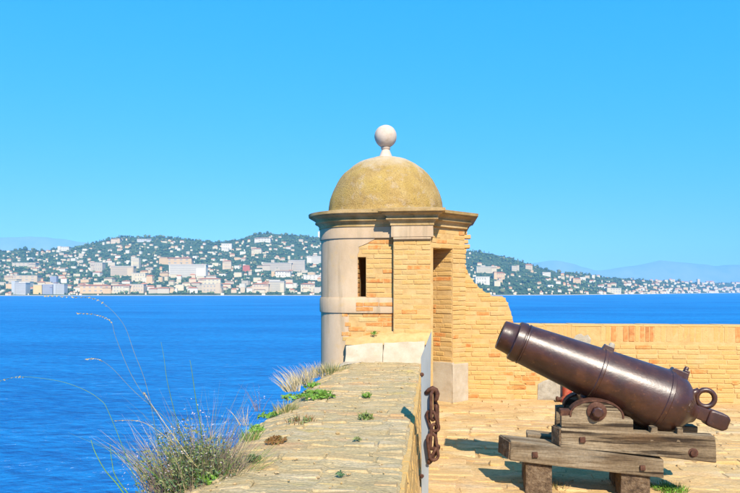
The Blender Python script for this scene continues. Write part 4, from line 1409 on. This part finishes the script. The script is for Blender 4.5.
def bolt(px, py, y0, parent, s=.045):
    p = cl_(px, py, y0)
    m = MB(); obox(m, p + Vector((0, -.006, 0)), Vector((1, 0, .08)).normalized(), Vector((-.08, 0, 1)).normalized(), s, .022, s)
    m.build('bolt', M['rust'], parent, bevel=.004, local=True)
bolt(582.5, 439.5, Y0 + .012, u1); bolt(535, 454.5, Y0, f1); bolt(642.5, 467.5, Y0, f1, .04)
p = cl_(693, 452.5, Y0 + .012); mb = MB(); mb.lathe([(-.01, .038), (.008, .038), (.012, .026), (.026, .024)], p, Vector((0, -1, 0)), seg=12); mb.build('bolt', M['rust'], u1, smooth=True, local=True)
# iron plate at the front of the cheek, wedges under the breech
mb = MB(); pq = cl_(568, 413, YC); mb.box(pq.x - .06, pq.x + .03, YC, YC + .12, pq.z - .03, pq.z + .02); o = mb.build('iron_plate', M['rust'], ck, bevel=.006, local=True); noisy(o, .005, 10, 3, 2)
for (px, t, b, w) in [(654.5, 428.5, 442, 8.5), (680.5, 429.5, 444.5, 8)]:
    a0 = cl_(px - w / 2, b, -.27); a1 = cl_(px + w / 2, t, -.27)
    mb = MB(); mb.hexa([(a0.x, -.262, a0.z), (a1.x, -.262, a0.z), (a1.x, -.16, a0.z), (a0.x, -.16, a0.z)], [(a0.x + .012, -.255, a1.z), (a1.x - .008, -.25, a1.z + .012), (a1.x - .008, -.17, a1.z), (a0.x + .012, -.17, a1.z)])
    o = mb.build('wedge', M['wood'], cannon, bevel=.008, local=True); noisy(o, .009, 9, px, 2)
# feet
for (x0, x1, yt, yb) in [(525, 553, 462, 492), (620, 651, 473, 499)]:
    for (ya, yb_) in ((-.235, -.02), (.05, .26)):
        a, b = cl_(x0, yt, -.235), cl_(x1, yt, -.235)
        mb = MB(); zt = cl_((x0 + x1) / 2, yt - 1, -.235).z
        mb.hexa([(a.x, ya, -.05), (b.x, ya, -.05), (b.x, yb_, -.05), (a.x, yb_, -.05)], [(a.x + .01, ya, zt), (b.x - .006, ya, zt - .012), (b.x - .006, yb_, zt - .012), (a.x + .01, yb_, zt)])
        o = mb.build('foot', M['wood_end'], cannon, bevel=.014, local=True); noisy(o, .010, 5, x0, 3)

# ------------------------------------------------------------------ weeds
def blades(m, base, n, h, spread, lean=(0, 0), w=.004, curl=.5, rnd=None, hmin=.5, splay=.5, kink=0.0):
    for k in range(n):
        a = rnd.uniform(0, 2 * math.pi)
        d = Vector((math.cos(a), math.sin(a), 0))
        p = Vector(base) + d * (rnd.random() ** .7 * spread)
        L = h * rnd.uniform(hmin, 1.0)
        dirv = (Vector((0, 0, 1)) + d * rnd.uniform(.05, splay) + Vector((lean[0], lean[1], 0)) * rnd.uniform(.5, 1.2)).normalized()
        bend = (d * rnd.uniform(.2, 1) + Vector((lean[0], lean[1], 0))) * curl
        side = dirv.cross(Vector((rnd.uniform(-1, 1), rnd.uniform(-1, 1), .2))).normalized()
        i0 = len(m.v)
        for s in range(5):
            f = s / 4
            c = p + dirv * (L * f) + bend * (L * f * f * .5) - Vector((0, 0, L * .12 * f * f * curl)) + Vector((rnd.uniform(-1, 1), rnd.uniform(-1, 1), rnd.uniform(-.5, .5))) * (kink * L * f)
            ww = w * (1 - f * .92)
            m.v += [tuple(c - side * ww), tuple(c + side * ww)]
        for s in range(4):
            b = i0 + s * 2
            m.f.append((b, b + 1, b + 3, b + 2))
def leaves(m, base, n, rad, h, size, rnd):
    for k in range(n):
        a = rnd.uniform(0, 2 * math.pi); r = rad * math.sqrt(rnd.random())
        c = Vector(base) + Vector((math.cos(a) * r, math.sin(a) * r, rnd.uniform(.1, 1) * h * (1 - .5 * r / rad)))
        u = Vector((rnd.uniform(-1, 1), rnd.uniform(-1, 1), rnd.uniform(-.2, .8))).normalized()
        w = u.orthogonal().normalized(); s = size * rnd.uniform(.6, 1.3)
        i0 = len(m.v)
        m.v += [tuple(c - u * s), tuple(c + w * s * .4), tuple(c + u * s), tuple(c - w * s * .4)]
        m.f.append((i0, i0 + 1, i0 + 2, i0 + 3))
def on_par(px, py):
    d = ray(px, py); z = PZ
    for _ in range(6):
        p = onZ(px, py, z); z = ptop(max(p.x, pleft(p.y)), p.y)
    return p
rv = random.Random(99)
def stuffed(o):
    o['kind'] = 'stuff'
    return o
def weed(px, py, parts, label, name='weed', cat='weed', ground=None):
    p = on_par(px, py) if ground is None else onZ(px, py, ground)
    e = empty(name, p)
    tag(e, label, cat)
    for (pn, mat, kind, args) in parts:
        m = MB()
        if kind == 'b': blades(m, (0, 0, 0), args[0], args[1], args[2], args[3] if len(args) > 3 else (0, 0), args[4] if len(args) > 4 else .004, .6, rv)
        else: leaves(m, (0, 0, 0), args[0], args[1], args[2], args[3], rv)
        stuffed(m.build(pn, M[mat], e, local=True))
    return e
weed(317, 397, [('leaves', 'grass_bright', 'l', (170, .17, .07, .03)), ('blades', 'grass_green', 'b', (50, .10, .15))], 'wide bright green mat of weeds near the parapet edge')
weed(293, 398.5, [('leaves', 'grass_bright', 'l', (80, .12, .05, .025)), ('blades', 'leaf_brown', 'b', (40, .06, .15))], 'green weed with brown stalks left of the wide bright mat')
weed(312, 387, [('leaves', 'grass_bright', 'l', (70, .10, .06, .028)), ('blades', 'grass_green', 'b', (40, .10, .08))], 'small bright green tuft between the mat and the dry grass')
weed(286, 412, [('blades', 'grass_olive', 'b', (90, .12, .11)), ('dry_blades', 'straw', 'b', (40, .13, .12))], 'olive tuft on the parapet below the wide bright mat')
weed(271, 417, [('leaves', 'grass_bright', 'l', (90, .12, .05, .024)), ('blades', 'grass_green', 'b', (30, .08, .10))], 'yellow green cushion left of the olive tuft')
weed(257, 432, [('leaves', 'grass_bright', 'l', (60, .055, .06, .022)), ('blades', 'grass_bright', 'b', (25, .10, .04))], 'small round green clump right of the dry bush')
weed(249, 441, [('blades', 'grass_bright', 'b', (60, .13, .07)), ('dry_blades', 'straw', 'b', (20, .12, .07))], 'bright grass tuft beside the dry bush on the parapet')
weed(300, 421, [('blades', 'leaf_brown', 'b', (50, .06, .12)), ('leaves', 'grass_olive', 'l', (40, .12, .03, .02))], 'flat brownish weed on the parapet right of the yellow green cushion')
weed(276, 441.5, [('leaves', 'leaf_brown', 'l', (70, .07, .03, .022)), ('blades', 'grass_olive', 'b', (15, .05, .06))], 'rusty brown weed in the middle of the parapet top')
weed(253, 460, [('leaves', 'leaf_dark', 'l', (70, .05, .04, .018))], 'small dark green rosette on the near parapet top')
weed(366, 418.5, [('leaves', 'grass_olive', 'l', (60, .06, .05, .02)), ('blades', 'grass_green', 'b', (30, .07, .05))], 'small olive tuft alone on the right of the parapet top')
weed(367, 397, [('leaves', 'grass_bright', 'l', (40, .045, .05, .02)), ('blades', 'grass_green', 'b', (20, .07, .04))], 'tiny bright tuft far along the right of the parapet top')
weed(357, 440, [('leaves', 'grass_olive', 'l', (30, .03, .03, .015))], 'tiny faded sprig in the middle right of the parapet top')
weed(340.5, 475.5, [('leaves', 'leaf_dark', 'l', (30, .025, .03, .013))], 'tiny dark sprig nearest the bottom of the parapet top')
weed(209, 481, [('leaves', 'grass_bright', 'l', (40, .05, .04, .018)), ('blades', 'grass_green', 'b', (25, .08, .05))], 'small green tuft at the foot of the dry bush')
weed(331, 373, [('blades', 'grass_olive', 'b', (170, .16, .22)), ('dry_blades', 'straw', 'b', (110, .18, .24))], 'olive and straw grass clump at the foot of the round tower side', 'grass_clump', 'grass')
weed(303, 384.5, [('dry_blades', 'straw_pale', 'b', (150, .28, .14, (-.35, 0), .004)), ('blades', 'grass_olive', 'b', (30, .14, .12))], 'pale dry feathery grass on the edge before the olive clump', 'grass_clump', 'grass')
weed(292, 391, [('dry_blades', 'straw_pale', 'b', (110, .26, .10, (-.4, 0), .004))], 'pale dry feathery grass nearest the wide bright mat', 'grass_clump', 'grass')
weed(314, 377, [('dry_blades', 'straw_pale', 'b', (90, .24, .12, (-.3, 0), .004))], 'pale dry feathery grass nearest the round tower side', 'grass_clump', 'grass')
weed(259, 411, [('stems', 'stem_mauve', 'b', (16, .30, .05, (-.1, 0), .003)), ('seed_heads', 'seed', 'l', (40, .06, .26, .006))], 'thin mauve stalks rising from the parapet edge', 'weed_stalks', 'weed')
weed(243, 425, [('stems', 'straw_pale', 'b', (14, .20, .05, (-.3, 0), .003)), ('seed_heads', 'seed', 'l', (24, .06, .16, .006))], 'short pale stalks on the edge right of the dry bush', 'weed_stalks', 'weed')
e = weed(669, 489.5, [('blades', 'grass_bright', 'b', (260, .06, .14, (0, 0), .004)), ('leaves', 'grass_bright', 'l', (90, .12, .035, .018))], 'bright green grass patch behind the right foot of the carriage', 'grass_patch', 'grass', 0.0)
weed(558, 487, [('dry_blades', 'straw', 'b', (60, .06, .10)), ('blades', 'grass_olive', 'b', (20, .05, .08))], 'dry grass wisps under the left of the carriage', 'grass_patch', 'grass', 0.0)
p_ = onY(374, 331, 8.80)
e = empty('weed', (p_.x, 8.82, 1.055)); tag(e, 'tiny green weed on the mortar bank under the slit window', 'weed')
m = MB(); leaves(m, (0, 0, 0), 40, .05, .06, .02, rv); stuffed(m.build('leaves', M['grass_green'], e, local=True))

gv, gf = ico(1)
def grit(name, n, zone, hfun, mat, parent, seed, label=None):
    rg = random.Random(seed); m = MB()
    for _ in range(n):
        x, y = zone(rg); r = rg.choice([.004, .005, .007, .009, .013]) * rg.uniform(.7, 1.2)
        z = hfun(x, y); a = rg.uniform(.6, 1.3); b = rg.uniform(.5, .9)
        m.add([(x + v[0] * r * a, y + v[1] * r, z + v[2] * r * b) for v in gv], gf)
    o = m.build(name, mat, parent); o['kind'] = 'stuff'
grit('loose_grit', 420, lambda g: (g.uniform(-.02, 4.8), g.uniform(4.4, 9.5)), lambda x, y: gh(x, y) + .004, M['paver'], terr, 4)
grit('loose_grit', 260, lambda g: (g.uniform(-1.3, -.22), 2.7 + 5.7 * g.random()), lambda x, y: ptop(x, y) + .0, M['brick_top'], par, 5)
# the big dry bush on the outer edge
bb = at(196, 478, 3.42)
bush = empty('dry_bush', (bb.x, bb.y, .50))
tag(bush, 'big dry bush of straw, mauve stalks and green leaves on the parapet edge', 'bush')
def spray(name, mat, n, h, spread, lean, w, curl=.5, hmin=.5, off=(0, 0, 0)):
    m = MB(); blades(m, off, n, h, spread, lean, w, curl, rv, hmin, .32, .045); return stuffed(m.build(name, M[mat], bush, local=True))
rc_ = random.Random(17)
for k in range(16):                              # separate clumps give the uneven outline
    ox, oy = rc_.uniform(-.18, .19), rc_.uniform(-.12, .14)
    hh_ = rc_.uniform(.34, .74) * (1 - .9 * abs(ox + .02))
    ln = (ox * 1.1 + rc_.uniform(-.2, .15), 0)
    mt = ['grass_olive', 'stem_mauve', 'grass_green', 'straw', 'grass_green', 'stem_mauve', 'straw_pale', 'grass_olive'][k % 8]
    spray('green_blades' if mt in ('grass_olive', 'grass_green', 'leaf_dark') else 'dry_stalks', mt, int(rc_.uniform(70, 150)), hh_, rc_.uniform(.06, .12), ln, .0026, rc_.uniform(.3, 1.1), .25, (ox, oy, 0))
spray('dry_stalks', 'stem_mauve', 330, .46, .20, (-.06, 0), .0020, 1.0, .2)
spray('dry_stalks', 'straw_pale', 150, .52, .19, (-.08, 0), .0022, .8, .3)
spray('dry_stalks', 'straw', 260, .24, .17, (.2, 0), .0024, .8, .3, (.20, .1, .06))
m = MB(); leaves(m, (.02, 0, 0), 1700, .25, .38, .012, rv); stuffed(m.build('leaves', M['leaf_dark'], bush, local=True))
m = MB(); leaves(m, (-.06, 0, .03), 1500, .27, .50, .011, rv); stuffed(m.build('leaves', M['grass_olive'], bush, local=True))
m = MB(); leaves(m, (-.22, -.02, -.06), 220, .20, .56, .006, rv); stuffed(m.build('seed_heads', M['seed'], bush, local=True))
m = MB(); leaves(m, (.03, -.02, .10), 260, .24, .56, .006, rv); stuffed(m.build('seed_heads', M['seed'], bush, local=True))

def reed(pts_px, depth, w, mat, name_parts, label, heads=()):
    P = [at(a, b, depth + k * .02) for k, (a, b) in enumerate(pts_px)]
    e = empty('tall_grass', P[0]); tag(e, label, 'grass stem', 'tall grass stems over the sea')
    # smooth by Catmull-Rom
    Q = []
    for i in range(len(P) - 1):
        p0, p1, p2, p3 = P[max(i - 1, 0)], P[i], P[i + 1], P[min(i + 2, len(P) - 1)]
        for k in range(6):
            t = k / 6
            Q.append(.5 * ((2 * p1) + (p2 - p0) * t + (2 * p0 - 5 * p1 + 4 * p2 - p3) * t * t + (3 * p1 - p0 - 3 * p2 + p3) * t ** 3))
    Q.append(P[-1])
    m = MB(); m.tube(Q, [w * (1 - .6 * k / len(Q)) for k in range(len(Q))], 5); m.build('stem', M[mat], e, smooth=True, sharp=None)
    if heads:
        m = MB()
        n0 = int(len(Q) * heads[0])
        for k in range(n0, len(Q)):
            for _ in range(3):
                leaves(m, Q[k] - Vector((0, 0, .004)), 1, .004, .006, .007, rv)
        stuffed(m.build('seed_head', M['straw'], e))
    return e
reed([(205, 470), (172, 425), (135, 392), (112, 368), (98, 359), (86, 359)], 3.4, .0015, 'grass_olive', 0, 'pale grass stem arching left out of the dry bush', (.72,))
reed([(190, 470), (160, 420), (132, 376), (116, 338), (111, 322), (98, 315), (78, 313)], 3.4, .0015, 'grass_olive', 0, 'tallest grass stem arching left with drooping pale head', (.66,))
reed([(196, 468), (180, 430), (168, 385), (164, 358), (161, 342)], 3.4, .0022, 'grass_green', 0, 'upright thin green stem above the middle of the bush')
reed([(204, 468), (201, 430), (196, 400), (192, 372), (190, 360)], 3.45, .0032, 'grass_green', 0, 'thick green stem on the right of the bush')
reed([(140, 520), (120, 488), (105, 470), (95, 452), (91, 440)], 3.1, .0035, 'grass_green', 0, 'green blade at the lower left of the bush')
reed([(150, 520), (118, 480), (112, 462), (110, 444)], 3.1, .0030, 'grass_green', 0, 'second green blade at the lower left of the bush')
reed([(150, 520), (112, 420), (98, 398), (70, 384), (40, 378), (16, 377), (-4, 382)], 3.1, .0016, 'grass_green', 0, 'long green stem drooping towards the left edge of the photo', (.78,))
reed([(170, 520), (150, 400), (134, 352), (122, 322), (98, 300), (72, 297), (45, 296)], 3.2, .0013, 'grass_olive', 0, 'highest faint stem bending left over the far shore', (.62,))
reed([(196, 466), (168, 428), (150, 402), (144, 392)], 3.35, .0024, 'straw', 0, 'thick straw stalk leaning left in the bush', (.75,))
reed([(200, 470), (170, 440), (142, 422), (116, 420.5)], 3.3, .0020, 'straw', 0, 'straw stalk bent flat to the left of the bush', (.7,))

# ------------------------------------------------------------------ haze over the bay
mb = MB(); mb.box(-20500, 20500, -20500, 20500, SEA - 1.5, 1500)
hz = mb.build('haze', None)
hm = bpy.data.materials.new('haze_air'); hm.use_nodes = True
hn = hm.node_tree; hn.nodes.clear()
vo = hn.nodes.new('ShaderNodeVolumePrincipled')
vo.inputs['Color'].default_value = (.24, .585, 1.0, 1)
vo.inputs['Density'].default_value = 7.0e-5
vo.inputs['Anisotropy'].default_value = -0.3
ho = hn.nodes.new('ShaderNodeOutputMaterial')
hn.links.new(vo.outputs[0], ho.inputs['Volume'])
hz.data.materials.append(hm)
tag(hz, 'thin blue sea haze over the bay', 'haze', kind='stuff')
